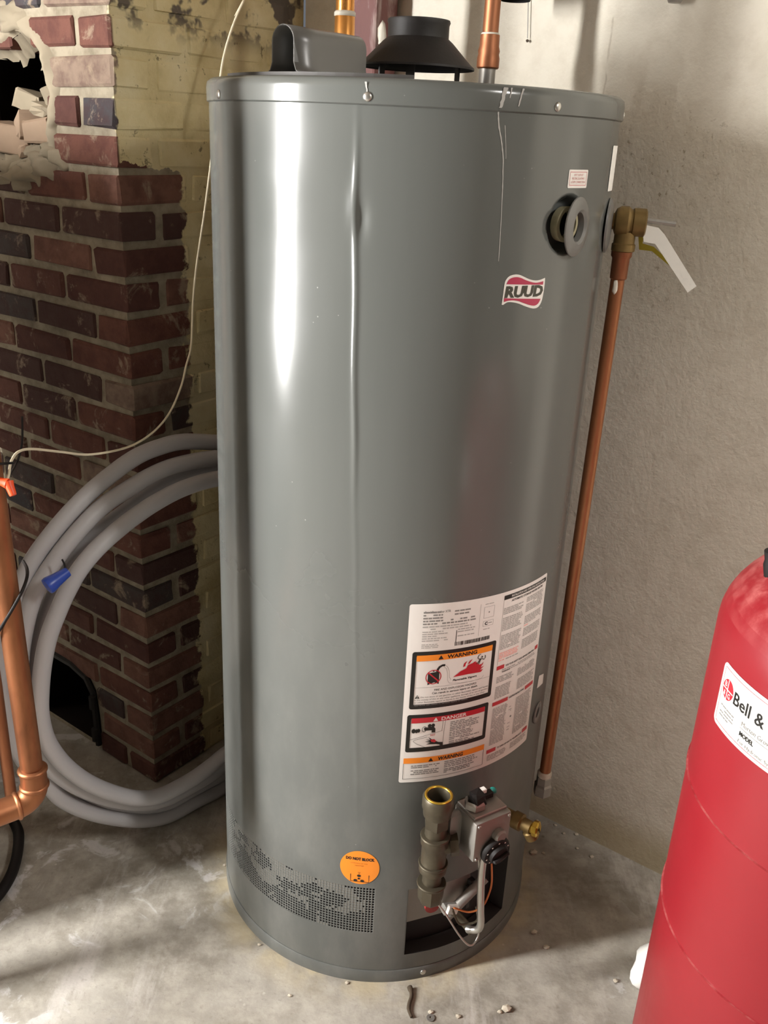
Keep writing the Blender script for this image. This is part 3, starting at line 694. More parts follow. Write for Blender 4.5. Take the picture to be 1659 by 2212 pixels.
fine.build('fine_print', M['ink_fine'], LB)['kind'] = 'stuff'; pink.build('pink_print', M['ink_pink'], LB)['kind'] = 'stuff'; wht.split('white_lettering', M['paper'], LB); top.split('warning_lettering', M['ink'], LB)

# --- maker's flag badge
Z3 = lambda P: ptw([(1050+x/8.295, 560+y/8.293) for x, y in P])
def cur(P, sub=6): return [(p.x, p.y) for p in smooth_path([Vector((p[0], p[1], 0)) for p in P], sub)]
outer = cur([(275, 815), (300, 640), (330, 430), (370, 345), (430, 295), (520, 272), (600, 280), (680, 315), (780, 360), (880, 378), (970, 365), (1050, 330)])+cur([(1052, 345), (1040, 480), (1015, 640), (985, 760), (930, 850), (860, 880), (780, 870), (680, 835), (580, 795), (480, 772), (380, 770), (300, 818)])
BD = D(.0006).add(poly(Z3(outer))).build('logo_badge', M['paper'], WH); BD['label'] = 'white and crimson flag shaped badge'
d = D(.0010); up_ = cur([(360, 445), (395, 375), (450, 335), (530, 318), (610, 330), (700, 370), (800, 405), (900, 418), (1020, 390)])+[(1012, 452)]
lo_ = [(315, 697), (968, 705)]+cur([(950, 750), (915, 800), (860, 828), (780, 820), (680, 788), (580, 750), (480, 735), (390, 742), (312, 765)])
d.add(poly(Z3(up_))).add(poly(Z3(lo_))).build('crimson_print', M['ink_crimson'], BD)
a0 = Z3([(322, 664)])[0]; a1 = Z3([(1000, 662)])[0]; zt_ = Z3([(660, 484)])[0][1]
D(.0011).add(text_fit('RUUD', a0[0], Z3([(660, 666)])[0][1], a1[0], zt_-Z3([(660, 666)])[0][1], .05, .10), .004).build('badge_lettering', M['ink_dark'], BD)

# --- small stickers
th0, zc = tz(1229, 367)[0], 1.4275; p0 = deg(42.0); p1 = deg(50.4)
ST = D(.0006).add(poly(rr(p0, 1.4155, p1, 1.4395, .002))).build('notice_sticker', M['paper'], WH); ST['label'] = 'small white sticker with faded red lettering'
d = D(.0009)
for q in ((p0+.003, p1-.003, 1.4360, 1.4368), (p0+.003, p1-.003, 1.4188, 1.4196), (p0+.003, p0+.0036, 1.4188, 1.4368), (p1-.0036, p1-.003, 1.4188, 1.4368)): bar(d, *q)
for i, (s_, f) in enumerate((('HOT OUTLET', .55), ('RECIRCULATING', .75), ('LOOP CONNECTION', .85))):
    wd = (p1-p0)*f*.85; xc = (p0+p1)/2; d.add(text_fit(s_, xc-wd/2, 1.4312-i*.0046, xc+wd/2, .0028, .0))
d.build('faded_lettering', M['ink_pinkline'], ST)
D(.0007).add(poly(rr(deg(66.5), 1.409, deg(80.0), 1.4725, .002))).build('strip_sticker', M['white_plastic'], WH)['label'] = 'narrow white strip of tape'
D(.0007).add(poly([(deg(59.6), .560), (deg(65.6), .5525), (deg(65.4), .574), (deg(60.2), .585)])).build('torn_sticker', M['paper'], WH)['label'] = 'torn scrap of white sticker'
OS = D(.0006).add(poly(circ(deg(-5.1), .2717, .0352, .0372, 40))).build('caution_sticker', M['ink_orange'], WH); OS['label'] = 'round orange caution sticker'
d = D(.0010); d.add(text_fit('DO NOT BLOCK', deg(-9.6), .2885, deg(-.5), .0060, .045), .004)
for P, w_ in (([(-7.9, .256), (-7.9, .240), (-2.0, .240), (-2.0, .256)], .0012), ([(-5.5, .262), (-5.2, .2575), (-4.9, .262)], .0008)): d.add(stroke([(deg(p[0]), p[1]) for p in P], w_), .004)
for x_, y_, r_ in ((-5.2, .2535, .0035), (-5.2, .247, .0024), (-6.3, .2425, .0034), (-4.1, .2425, .0034)): d.add(poly(circ(deg(x_), y_, r_, r_*.8, 14)), .004)
d.split('caution_mark', M['ink'], OS)
d = D(.0009); d.add(text_fit('combustion air inlet', deg(-8.0), .2805, deg(-2.6), .0026, .0), .004).add(text_fit('openings', deg(-6.7), .2755, deg(-3.8), .0026, .0), .004); d.build('small_lettering', simple('brown_ink', srgb(176, 84, 24), .5, var=.0), OS)

# --- chalky drips down from the rim
d = D(.0005)
def drip(pts, w0, w1):
    n = len(pts); P = cur(pts, 5); m = len(P); rn = random.Random(len(pts))
    V = [(deg(p[0])-(w0+(w1-w0)*i/m)*rn.uniform(.3, .6), p[1]) for i, p in enumerate(P)]+[(deg(p[0])+(w0+(w1-w0)*i/m)*rn.uniform(.3, .6), p[1]) for i, p in enumerate(P)]
    d.add((V, [(i, i+1, m+i+1, m+i) for i in range(m-1)]))
drip([(19.0, 1.506), (19.4, 1.49), (20.4, 1.472), (21.2, 1.452), (21.6, 1.43), (21.9, 1.405), (22.3, 1.36), (22.5, 1.32)], .0022, .0009)
drip([(21.0, 1.49), (21.6, 1.468), (22.0, 1.45)], .0010, .0006)
d.split('drip_stain', M['stain'], WH)
d = D(.0042)
drip([(20.1, 1.534), (19.6, 1.522), (19.2, 1.510)], .0070, .0040); drip([(24.6, 1.534), (24.1, 1.524), (23.7, 1.513)], .0030, .0016); drip([(21.6, 1.534), (21.3, 1.522)], .0022, .0010); drip([(-11.8, 1.532), (-11.5, 1.524), (-11.3, 1.518)], .0028, .0012)
d.split('rim_drip_stain', M['stain'], WH)

# --- side ports
g = G(); c_ = RT(43.9, -.012, 1.367)
mesh('port_foam', *ringlathe([(.018, 0), (.0235, 0), (.0245, .012), (.019, .013)], c_, rad(43.9), 28), simple('pale_foam', srgb(150, 144, 116), .9), WH, True, 40)
ax = rad(57.5); c_ = RT(46.3, .009, 1.364)
mesh('port_cover', *ringlathe([(.019, -.008), (.020, .0005), (.024, .0035), (.035, .0025), (.0405, -.001), (.0405, -.003), (.034, 0), (.023, .0005), (.019, -.008)], c_, ax, 40), M['enamel_flat'], WH, True, 35)
mesh('port_plug', *lathe([(.0195, -.009), (.010, -.0105), (.0001, -.0105)], c_, ax, 24), M['dark_grey'], WH, True)
c_ = RT(63.2, .001, .497); V, F = ringlathe([(.010, 0), (.013, .002), (.020, .002), (.0215, 0), (.020, -.002), (.010, -.004)], c_, rad(63.2), 28)
mesh('side_grommet', V, F, M['enamel_flat'], WH, True); mesh('grommet_hole', *lathe([(.0105, .0002), (.0001, -.002)], c_, rad(63.2), 20), M['inner'], WH)
# --- burner opening: lip, recessed cover plate, burner tube and igniter bracket
g = G()
for a0, a1, z0, z1 in ((OPN[0]-.3, OPN[0], OPN[2], OPN[3]), (OPN[1], OPN[1]+.3, OPN[2], OPN[3])):
    V = [RT(a0, .0005, z0), RT(a0, .0005, z1), RT(a1, -.03, z1), RT(a1, -.03, z0)]
    g.add(V, [(0, 1, 2, 3)])
for z in (OPN[2], OPN[3]):
    for i in range(14):
        t0 = OPN[0]+(OPN[1]-OPN[0])*i/14; t1 = OPN[0]+(OPN[1]-OPN[0])*(i+1)/14
        g.add([RT(t0, 0, z), RT(t1, 0, z), RT(t1, -.03, z), RT(t0, -.03, z)], [(0, 1, 2, 3)])
g.build('opening_lip', M['inner'], WH)
mesh('cover_plate', *box(RT(21.5, -.022, .178), .105, .003, .105, x=tang(21.5), bev=.001), M['cast_grey'], WH)
mesh('burner_plate', *box(RT(29.5, -.012, .186), .06, .004, .058, x=tang(29.5), bev=.001), M['dull_steel'], WH)
g = G(); g.add(*box(RT(35, -.004, .183), .012, .012, .035, x=tang(35), bev=.001)); g.add(*box(RT(33.4, -.002, .165), .008, .010, .05, x=tang(33.4), bev=.001)); g.build('burner_bracket', M['black_metal'], WH)
mesh('burner_tube', *cylinder(RT(24.5, .010, .150), RT(38.5, .010, .205), .0095, 16), M['cast_grey'], WH, True, 50)
mesh('igniter_housing', *box(RT(23.6, .026, .185), .030, .018, .016, x=(tang(23.6)-UP*.25).normalized(), bev=.002), M['cast_grey'], WH)
mesh('terminal_block', *box(RT(22.6, .045, .204), .022, .010, .017, x=(tang(22.6)-UP*.3).normalized(), bev=.0015), M['white_plastic'], WH)
mesh('elbow_fitting', *tube(smooth_path([RT(24, .03, .185), RT(26.2, .045, .170), RT(27.8, .065, .155)], 5), .0075, 12), M['bronze'], WH, True)
mesh('sight_screw', *lathe([(.005, 0), (.005, .004), (.0001, .005)], RT(19.6, .022, .215), rad(19.6), 12), M['brass_bright'], WH)

# --- things on the top: sheet-metal cover and draft hood
ZC = ZT+.029
def hat_pts(wd, ht, flare):
    P = [(-wd/2-flare, 0), (-wd/2-flare*.35, .004), (-wd/2, .014)]
    P += [(-wd/2, ht-wd/2)]
    for i in range(1, 12): a_ = pi-pi*i/12; P.append((wd/2*cos(a_), ht-wd/2+wd/2*sin(a_)))
    return P+[(wd/2, ht-wd/2), (wd/2, .014), (wd/2+flare*.35, .004), (wd/2+flare, 0)]
HATDIR = Vector((.615, .788, 0)).normalized()
hc0 = Vector((-.168, 1.385, ZC+.006)); hy = HATDIR; hx = Vector((hy.y, -hy.x, 0))
H = []
for k_, (d_, sc) in enumerate(((0, 1), (.05, 1), (.10, 1), (.150, 1))):
    for p in hat_pts(.041, .060, .012): H.append(hc0+hx*p[0]*sc+hy*d_+UP*p[1]*sc)
n_ = len(hat_pts(.041, .060, .012))
F = [(j*n_+i, j*n_+i+1, (j+1)*n_+i+1, (j+1)*n_+i) for j in range(3) for i in range(n_-1)]
F += [tuple(3*n_+i for i in range(n_))]                       # closed far end
hat = mesh('junction_cover', H, F, M['enamel_flat'], WH, True, 40)
md = hat.modifiers.new('thick', 'SOLIDIFY'); md.thickness = .0016; md.offset = 0
hat['label'] = 'bent grey sheet metal cover, arched and open at one end'
pl = [RT(-66+i*5.0, -.020, 0) for i in range(14)]; pl = [(p.x, p.y) for p in pl]+[(hc0+hx*.06+hy*.17)[:2], (hc0-hx*.05+hy*.17)[:2]]
mesh('cover_base_plate', *prism(pl, (0, 0, ZC), (1, 0, 0), (0, 1, 0), .006), M['dark_grey'], WH)
HD = mesh('draft_hood', *openlathe([(.0885, .052), (.0895, .050), (.0895, .053), (.083, .058), (.054, .0865), (.0470, .092), (.0470, .110), (.0485, .114), (.0475, .117), (.0455, .116), (.0450, .092), (.052, .0855), (.081, .056), (.0875, .052)], (TC.x, TC.y, ZC-.018), n=64), M['black_metal'], WH, True, 40)
HD['label'] = 'black conical draft hood with an open collar'
for th in (-8, 112, 232): mesh('hood_leg', *box(RT(th, -TR+.070, ZC+.022), .013, .003, .050, x=tang(th)), M['black_metal'], HD)
mesh('flue_baffle', *lathe([(.072, 0), (.072, .008), (.05, .012), (.0001, .012)], (TC.x+.01, TC.y, ZC), n=40), M['black_metal'], WH, True, 40)
mesh('hood_gap_lump', *blob((TC.x+.055, TC.y-.05, ZC+.008), .008, (1.3, 1, .8), 2, .4, 3), M['stain'], WH, True)

# ------------------------------------------------------------------ pipes rising from the top
def pxy(u, v, z): return at_z(u, v, z)
pO = RT(28, -TR+.215, 0); 
def find_xy(u, v, z):
    # point of given height on the ray of a photo pixel
    p = at_d(u, v, 1.0); return p
c_ = at_d(1053, 150, 1.55); ox, oy = c_.x, c_.y
OP = empty('hot_water_pipe', (ox, oy, ZC), 'brown copper pipe rising from the heater top beside the black hood', 'pipe')
mesh('nipple', *lathe([(.0125, 0), (.0125, .010), (.0140, .012), (.0140, .018), (.0125, .020), (.0140, .024), (.0140, .052)], (ox, oy, ZC), n=20), M['dull_steel'], OP, True, 35)
mesh('coupling', *lathe([(.0170, .046), (.0190, .048), (.0190, .062), (.0175, .068), (.0185, .073), (.0165, .080), (.0163, .097), (.0145, .098)], (ox, oy, ZC), n=24), M['copper_dark'], OP, True, 35)
mesh('riser', *cylinder((ox, oy, ZC+.09), (ox, oy, CEIL-.002), .0134, 24), M['copper_dark'], OP, True, 50)
mesh('solder_ring', *lathe([(.0137, .0955), (.0152, .0970), (.0152, .0990), (.0137, .1005)], (ox, oy, ZC), n=24), M['solder'], OP, True)
c_ = at_d(745, 40, 1.60); ox, oy = c_.x, c_.y
CP = empty('cold_water_pipe', (ox, oy, ZC), 'bright orange copper pipe rising behind the arched grey cover', 'pipe')
mesh('coupling', *lathe([(.0178, .0), (.0178, .125), (.0165, .127)], (ox, oy, ZC), n=24), M['copper_new'], CP, True, 35)
mesh('riser', *cylinder((ox, oy, ZC+.12), (ox, oy, CEIL-.002), .0162, 24), M['copper_new'], CP, True, 50)
mesh('solder_ring', *lathe([(.0165, .1215), (.0188, .1235), (.0188, .1285), (.0165, .131)], (ox, oy, ZC), n=24), M['solder'], CP, True)
p_ = at_plane(800, 80, A(0, TW-.045), BX); sc_ = p_.dot(AX)
SCL = empty('steel_column', A(sc_, TW-.045, 0), 'maroon painted steel post with chalky white marks standing against the concrete wall', 'post')
mesh('post_shaft', *box(A(sc_, TW-.045, (CEIL+.012)/2), .082, .07, CEIL-.014, x=AX, bev=.006, seg=2), M['maroon'], SCL)
mesh('foot_plate', *box(A(sc_, TW-.055, .006), .15, .105, .012, x=AX, bev=.002), M['maroon'], SCL)
d_ = at_plane(825, 78, A(0, TW-.082), BX)
mesh('plaster_splash', *blob(d_, .013, (.6, .2, 1.6), 2, .5, 5), M['solder'], SCL, True)

# ------------------------------------------------------------------ relief valve and its discharge pipe
zv = 1.3625; th = 80.0
RV = mesh('relief_valve', *lathe([(.012, -.004), (.0125, .010), (.0195, .013), (.0235, .020), (.0235, .031), (.0195, .036), (.0195, .038), (.0215, .040), (.0215, .058), (.0185, .060), (.0001, .060)], RT(th, .0, zv), rad(th), 24), M['brass'], WH, True, 35); RV['label'] = 'brass temperature relief valve with a silver lever'
mesh('escutcheon', *lathe([(.012, .004), (.030, .004), (.040, .001), (.041, -.002)], RT(74, .003, zv-.005), rad(74), 32), M['enamel_flat'], RV, True, 40)
mesh('outlet_neck', *lathe([(.0165, -.015), (.0165, -.032), (.0185, -.034), (.0185, -.044), (.0150, -.046)], RT(th, .030, zv), UP, 20), M['brass'], RV, True, 35)
mesh('stem', *cylinder(RT(th, .060, zv+.004), RT(th, .105, zv+.001), .0042, 10), M['dull_steel'], RV, True, 50)
e1 = rad(th); P = [(.056, -.012), (.061, -.003), (.080, -.006), (.090, -.015), (.151, -.090), (.139, -.101), (.078, -.030), (.060, -.028)]
mesh('lever', *prism(P, RT(th, 0, zv)-tang(th)*.006, e1, UP, .010, tang(th)), M['lever'], RV)
mesh('rating_tag', *prism([(.050, -.012), (.060, -.014), (.060, -.032), (.078, -.036), (.118, -.066), (.110, -.066), (.076, -.043), (.056, -.042)], RT(th, 0, zv)+tang(th)*.012, e1, UP, .002, tang(th)), M['yellow_tag'], RV)
p0 = RT(th, .029, zv-.044); p1 = RT(th, .0205, 0); zb = .245
DP = empty('discharge_pipe', (p1.x, p1.y, zb), 'copper discharge pipe running down the concrete wall from the relief valve', 'pipe')
pt = lambda z: Vector((p1.x+(p0.x-p1.x)*(z-zb)/(p0.z-zb), p1.y+(p0.y-p1.y)*(z-zb)/(p0.z-zb), z))
mesh('pipe_run', *tube([pt(zb+.03), pt(.6), pt(1.0), p0+UP*.006], .0112, 20), M['copper'], DP, True, 50)
mesh('upper_adapter', *lathe([(.0118, -.045), (.0135, -.043), (.0140, -.012), (.0165, -.008), (.0165, .002)], p0, UP, 20), M['copper_dark'], DP, True, 35)
mesh('flux_mark', *blob(p0-UP*.055+rad(-25)*.0105, .006, (.7, .5, 2.2), 2, .4, 2), M['solder'], DP, True)
mesh('end_fitting', *lathe([(.012, -.004), (.0185, .0), (.0185, .022), (.0155, .026), (.0155, .042), (.0125, .045)], pt(zb), UP, 6), M['dull_steel'], DP)
mesh('solder_ring', *lathe([(.0128, .042), (.0145, .045), (.0145, .052), (.0118, .056)], pt(zb), UP, 20), M['solder'], DP, True)

# ------------------------------------------------------------------ gas control, gas pipe stack, drain
GR = .10; gth, gz0 = 27.4, .405
ex, ey = tang(gth+5), rad(gth+5); gc = RT(gth, .062, .395)
outl = [(-.040, -.046), (.026, -.046), (.038, -.036), (.038, .040), (.030, .046), (-.032, .046), (-.040, .040)]
GV = mesh('gas_control_valve', *box(gc, .074, .062, .080, x=ex, bev=.004, seg=2), M['cast_grey'], WH, True, 30); GV['label'] = 'cast grey gas control box with a black dial'
mesh('body_flange', *box(gc-ex*.012-ey*.018, .098, .020, .070, x=ex, bev=.008, seg=2), M['cast_grey'], GV, True, 30)
mesh('top_plate', *box(gc+UP*.042-ey*.004, .068, .050, .006, x=ex, bev=.0015), M['dull_steel'], GV)
mesh('mounting_shank', *cylinder(RT(gth, -.005, .39), RT(gth, .04, .39), .017, 16), M['bronze'], GV, True, 50)
tp = gc-ex*.016+UP*.046
mesh('tube_clamp', *ringlathe([(.0135, 0), (.0185, 0), (.0185, .010), (.0150, .014), (.0125, .010)], tp-ey*.004, UP, 6), M['dull_steel'], GV)
mesh('black_connector', *box(tp+UP*.018, .022, .022, .024, x=ex, bev=.003, jit=.003), M['cable_black'], GV)
g = G(); g.add(*box(gc+ex*.010+UP*.052-ey*.012, .030, .012, .010, x=ex, bev=.001)); g.build('wire_socket', M['cable_black'], GV)
mesh('white_plug', *box(gc+ex*.006+UP*.060-ey*.016, .016, .010, .008, x=ex, bev=.001), M['white_plastic'], GV)
mesh('teal_plug', *blob(gc+ex*.030+UP*.053-ey*.014, .006, (1, 1, 1), 2, .2, 1), M['teal'], GV, True)
mesh('pilot_button', *lathe([(.012, 0), (.012, .010), (.009, .013), (.0001, .013)], gc+ey*.030+ex*.010+UP*.004, ey, 20), M['cast_grey'], GV, True, 40)
dc = gc+ey*.031+ex*.005-UP*.025; dax = (ey-UP*.15).normalized()
dl = mesh('dial', *lathe([(.0275, 0), (.0275, .007), (.0255, .010), (.0185, .011), (.0175, .019), (.0001, .020)], dc, dax, 28), M['cable_black'], GV, True, 35)
dl['label'] = 'black temperature dial'
dx, dy, _z = basis_from(dax)
mesh('dial_pointer', *box(dc+dax*.021, .032, .010, .006, x=(ex+UP*.35).normalized(), y=None, bev=.002), M['cable_black'], GV)
g = G()
for i in range(9):
    a_ = radians(20+i*36); q = dc+(dx*cos(a_)+dy*sin(a_))*.0222+dax*.0107; g.add(*lathe([(.0016, 0), (.0012, .0004), (.0001, .0005)], q, dax, 8))
g.build('dial_marks', M['white_plastic'], GV)['kind'] = 'stuff'
for sx_, sz_ in ((-.031, .034), (.031, .034), (.031, -.034), (-.031, -.034)): mesh('body_screw', *lathe([(.0032, 0), (.0026, .0016), (.0001, .002)], gc+ey*.031+ex*sx_+UP*sz_, ey, 10), M['steel'], GV, True)
mesh('outlet_boss', *cylinder(gc-UP*.036-ex*.004+ey*.004, gc-UP*.058-ex*.004+ey*.004, .010, 14), M['cast_grey'], GV, True, 50)
q0 = gc-UP*.052+ex*.002+ey*.012
mesh('burner_feed_tube', *tube(smooth_path([q0, q0-UP*.05, RT(28.2, .078, .225), RT(28.6, .080, .190), RT(28.2, .076, .172), RT(26.6, .060, .162)], 6), .0066, 14), M['steel'], GV, True, 60)
mesh('pilot_tube', *tube(smooth_path([gc-UP*.05-ex*.010+ey*.012, RT(28.9, .064, .25), RT(29.4, .070, .165), RT(28.4, .074, .143), RT(26.4, .074, .138), RT(23.5, .068, .164), RT(19.5, .055, .213), RT(16.5, .040, .236)], 7), .0019, 8), M['steel'], GV, True)
mesh('thermocouple_lead', *tube(smooth_path([RT(21.8, .055, .216), RT(23.5, .062, .186), RT(26, .066, .182), RT(28.5, .07, .188), RT(30, .05, .196)], 7), .0020, 8), M['bronze'], GV, True)
mesh('igniter_wire', *tube(smooth_path([gc-UP*.05+ex*.018+ey*.010, RT(31.3, .074, .275), RT(30.4, .076, .243), RT(28.6, .076, .222), RT(25.5, .070, .215), RT(21.6, .062, .226)], 7), .0018, 8), M['orange_wire'], GV, True)

uth = 14.7; uc = RT(uth, .060, 0)
GU = mesh('gas_pipe_stack', *lathe([(.0190, .318), (.0235, .322), (.0240, .334), (.0215, .338), (.0215, .376), (.0240, .380), (.0240, .394), (.0190, .398)], (uc.x, uc.y, 0), n=24), M['bronze'], WH, True, 35); GU['label'] = 'upright bronze stack of gas unions with an open top'
def ul(name, prof, m='bronze', n=24): return mesh(name, *lathe(prof, (uc.x, uc.y, 0), n=n), M[m], GU, True, 35)
mesh('open_socket', *ringlathe([(.0235, .440), (.0245, .452), (.0265, .456), (.0265, .474), (.0240, .478), (.0190, .478), (.0165, .470), (.0165, .440)], (uc.x, uc.y, 0), n=28), M['bronze'], GU, True, 35)
mesh('bright_rim', *ringlathe([(.0190, .4775), (.0236, .4775), (.0230, .4800), (.0196, .4800)], (uc.x, uc.y, 0), n=28), M['brass_bright'], GU, True)
ul('socket_floor', [(.0166, .4495), (.0001, .449)], 'inner')
ul('hex_collar', [(.0195, .415), (.0215, .418), (.0215, .436), (.0235, .442)], n=6)
ul('upper_nipple', [(.0185, .395), (.0180, .418)])
for z_ in (.3955, .3375, .2935): ul('union_bead', [(.0195, z_-.003), (.0250, z_-.002), (.0256, z_), (.0246, z_+.002), (.0185, z_+.003)])
ul('lower_nipple', [(.0165, .285), (.0165, .320)])
ul('drip_cap', [(.0001, .254), (.0185, .254), (.0215, .259), (.0225, .272), (.0225, .290), (.0175, .294)], n=8)
mesh('side_branch', *cylinder(Vector((uc.x, uc.y, .372)), gc-ex*.048-UP*.018, .0150, 18), M['bronze'], GU, True, 50)
br_d = (gc-ex*.048-UP*.018-Vector((uc.x, uc.y, .372))).normalized()
mesh('branch_nut', *lathe([(.0195, .026), (.0195, .040)], Vector((uc.x, uc.y, .372)), br_d, 6), M['bronze'], GU)
mesh('red_plug', *lathe([(.013, 0), (.013, .006), (.0001, .008)], RT(16.6, .036, .2165), rad(17), 20), simple('red_rubber', srgb(140, 40, 36), .6), WH, True, 40)

dth_ = 46.5; dz_ = .318
DV = mesh('drain_valve', *lathe([(.013, -.004), (.013, .022), (.0165, .024), (.0165, .040), (.012, .042), (.012, .060)], RT(46.5, .0, .325), (rad(52)).normalized(), 20), M['brass'], WH, True, 35); DV['label'] = 'yellow brass drain cock'
pv = RT(46.5, .0, .325)+rad(52)*.052
mesh('stem_head', *lathe([(.010, -.006), (.010, .010), (.0145, .012), (.0145, .020), (.011, .022), (.0001, .0215)], pv, (rad(60)+UP*.1).normalized(), 8), M['brass_bright'], DV)
mesh('screw_slot', *box(pv+(rad(60)+UP*.1).normalized()*.0222, .003, .012, .002, x=UP), M['bronze'], DV)
mesh('hose_outlet', *lathe([(.009, -.004), (.010, .012), (.0125, .014), (.0125, .030), (.0105, .031), (.0105, .024), (.0001, .022)], pv-rad(60)*.004, (-UP*.8+tang(52)*.25+rad(52)*.4).normalized(), 18), M['brass'], DV, True, 35)

# ------------------------------------------------------------------ red expansion tank
RC = Vector((.6487, .9787, 0)); RR = .2236
ET = empty('expansion_tank', RC, 'red enamelled expansion tank standing in front of the concrete wall', 'tank')
prof = [(RR-.012, .0), (RR-.012, .05), (RR, .06)]
prof += [(RR, .4725), (RR+.0022, .4735), (RR+.0022, .4755), (RR, .4765), (RR, .690), (RR+.0022, .691), (RR+.0022, .693), (RR, .694), (RR, .915)]
for i in range(1, 15): a_ = pi/2*i/14; prof.append((max(.0001, RR*cos(a_)**.85), .915+.125*sin(a_)))
mesh('tank_shell', *lathe(prof, RC, n=96), M['red'], ET, True, 60)
def onred(th, z): return RT(th, 0, z, RC, RR)
pc = at_d(1656, 1222, .92); 
dome_z = lambda r: .915+.125*sin(math.acos(min(1, (r/RR)**(1/.85))))
dm = .5; vp = at_d(1670, 1236, dm)
while dm < 1.6:
    vp = at_d(1670, 1236, dm); rv_ = (Vector((vp.x, vp.y, 0))-RC).length
    if rv_ < RR and vp.z < dome_z(rv_): break
    dm += .002
vx, vz = vp, vp.z
mesh('air_valve_cap', *lathe([(.011, -.006), (.011, .012), (.009, .018), (.009, .030), (.0001, .032)], Vector((vx.x, vx.y, vz)), Vector((-.25, 0, 1)), 14), M['cable_black'], ET, True, 35)
RXf = lambda u, v: X(u, v, RC, RR)
lb = [RXf(1576, 1428), RXf(1548, 1552)]
thl = -88.0; xl = radians(thl)*RR; xr = xl+.20
zt_ = .9005; zb_ = .815
class DR(D):
    pass
TL = D(.0006, RC, RR).add(poly(rr(xl, zb_, xr, zt_, .008))).build('maker_plate', M['paper'], ET); TL['label'] = 'white maker label with a round red emblem'
d = D(.0010, RC, RR); 
for q in ((xl+.006, xr-.006, zt_-.0056, zt_-.005), (xl+.006, xr-.006, zb_+.005, zb_+.0056), (xl+.005, xl+.0056, zb_+.006, zt_-.006)): d.add(poly([(q[0], q[2]), (q[1], q[2]), (q[1], q[3]), (q[0], q[3])]))
d.build('border_print', M['ink_red'], TL)
ecx, ecz = xl+.020, zt_-.030
d = D(.0010, RC, RR).add(poly(circ(ecx, ecz, .0125, .0135, 32))); d.build('emblem_disc', M['ink_red'], TL)
d = D(.0014, RC, RR); d.add(poly([(ecx-.0125, ecz-.0008), (ecx+.0125, ecz-.0008), (ecx+.0125, ecz+.0008), (ecx-.0125, ecz+.0008)])); d.add(poly([(ecx-.0008, ecz-.0135), (ecx+.0008, ecz-.0135), (ecx+.0008, ecz+.0135), (ecx-.0008, ecz+.0135)]))
d.add(text_fit('B', ecx-.0078, ecz+.0025, ecx-.0028, .0068, .01)).add(text_fit('G', ecx+.0026, ecz-.0095, ecx+.0080, .0068, .01)).add(text_fit('&', ecx-.0075, ecz-.009, ecx-.0030, .0060, .01))
d.build('emblem_letters', M['paper'], TL)
d = D(.0011, RC, RR).add(text_fit('Bell & Gossett', ecx+.0155, zt_-.0385, xl+.172, .0165, .012)); d.build('maker_lettering', M['ink'], TL)
d = D(.0011, RC, RR).add(text_fit('Morton Grove, Illinois', xl+.058, zt_-.0545, xl+.130, .0062, 0)).add(text_fit('For Hydronic Systems', xl+.058, zt_-.0775, xl+.125, .0048, 0)); d.add(poly([(xl+.056, zt_-.0580), (xl+.16, zt_-.0580), (xl+.16, zt_-.0574), (xl+.056, zt_-.0574)]))
lines(d, xl+.012, xl+.046, zt_-.0550, 4, .0045, .0016, .95, .3, 90); d.build('plate_small_print', M['ink_grey'], TL)
D(.0012, RC, RR).add(text_fit('MODEL', xl+.058, zt_-.0675, xl+.082, .0056, .03)).build('model_lettering', M['ink'], TL)
D(.0008, RC, RR).add(poly(rr(xl+.118, zt_+.004, xl+.19, zt_+.024, .002))).build('cream_sticker', simple('cream_paper', srgb(232, 220, 178), .5, var=.02), ET)

# white crumpled cap by the foot of the red tank
pw = at_z(1404, 2100, .06)
mesh_ = mesh('white_cap', *blob(Vector((pw.x+.012, pw.y+.02, .045)), .045, (.8, .8, 1.05), 3, .35, 8), M['white_plastic'], None, True)
tag(mesh_, 'crumpled white plastic lump on the floor behind the red tank', 'plastic scrap')

# ------------------------------------------------------------------ coil of grey pipe leaning on the chimney corner
HR = .0165
hd = Vector((.695, .719, 0)); hn = Vector((.719, -.695, .05)).normalized(); hu = hn.cross(hd).normalized()
if hu.z < 0: hu = -hu
HP = at_z(340, 1775, HR+.002)
HC = empty('pipe_coil', (HP.x, HP.y, 0), 'coil of thick grey plastic pipe leaning against the brick chimney', 'pipe coil')
def hpt(u, v, off): return at_plane(u, v, HP+hn*off, hn)
sA = [(470, 956), (398, 954), (347, 965), (294, 987), (234, 1030), (173, 1084), (113, 1152), (66, 1219), (36, 1290), (12, 1380), (4, 1470), (15, 1545), (32, 1605), (62, 1655), (99, 1688), (127, 1721), (169, 1745), (226, 1763), (301, 1772), (362, 1772), (422, 1757), (485, 1736)]
sB = [(470, 989), (392, 1002), (338, 1021), (279, 1055), (219, 1096), (166, 1150), (121, 1207), (80, 1271), (58, 1335), (44, 1420), (46, 1500), (62, 1575), (95, 1640), (150, 1690), (225, 1722), (300, 1735), (355, 1727), (407, 1702), (452, 1675), (485, 1651)]
sC = [(470, 1034), (399, 1054), (339, 1084), (279, 1125), (218, 1177), (176, 1225), (148, 1272), (125, 1322), (104, 1379), (92, 1440), (87, 1500), (88, 1545), (98, 1590), (118, 1627), (148, 1660), (190, 1690), (241, 1712), (295, 1724), (347, 1718), (407, 1688), (452, 1657), (485, 1630)]
sE = [(470, 1012), (415, 1024), (365, 1044), (315, 1075), (262, 1112), (205, 1158), (160, 1215), (120, 1280), (95, 1345), (78, 1420), (72, 1500), (80, 1580), (112, 1650), (170, 1702), (240, 1735), (310, 1745), (370, 1733), (430, 1700), (485, 1668)]
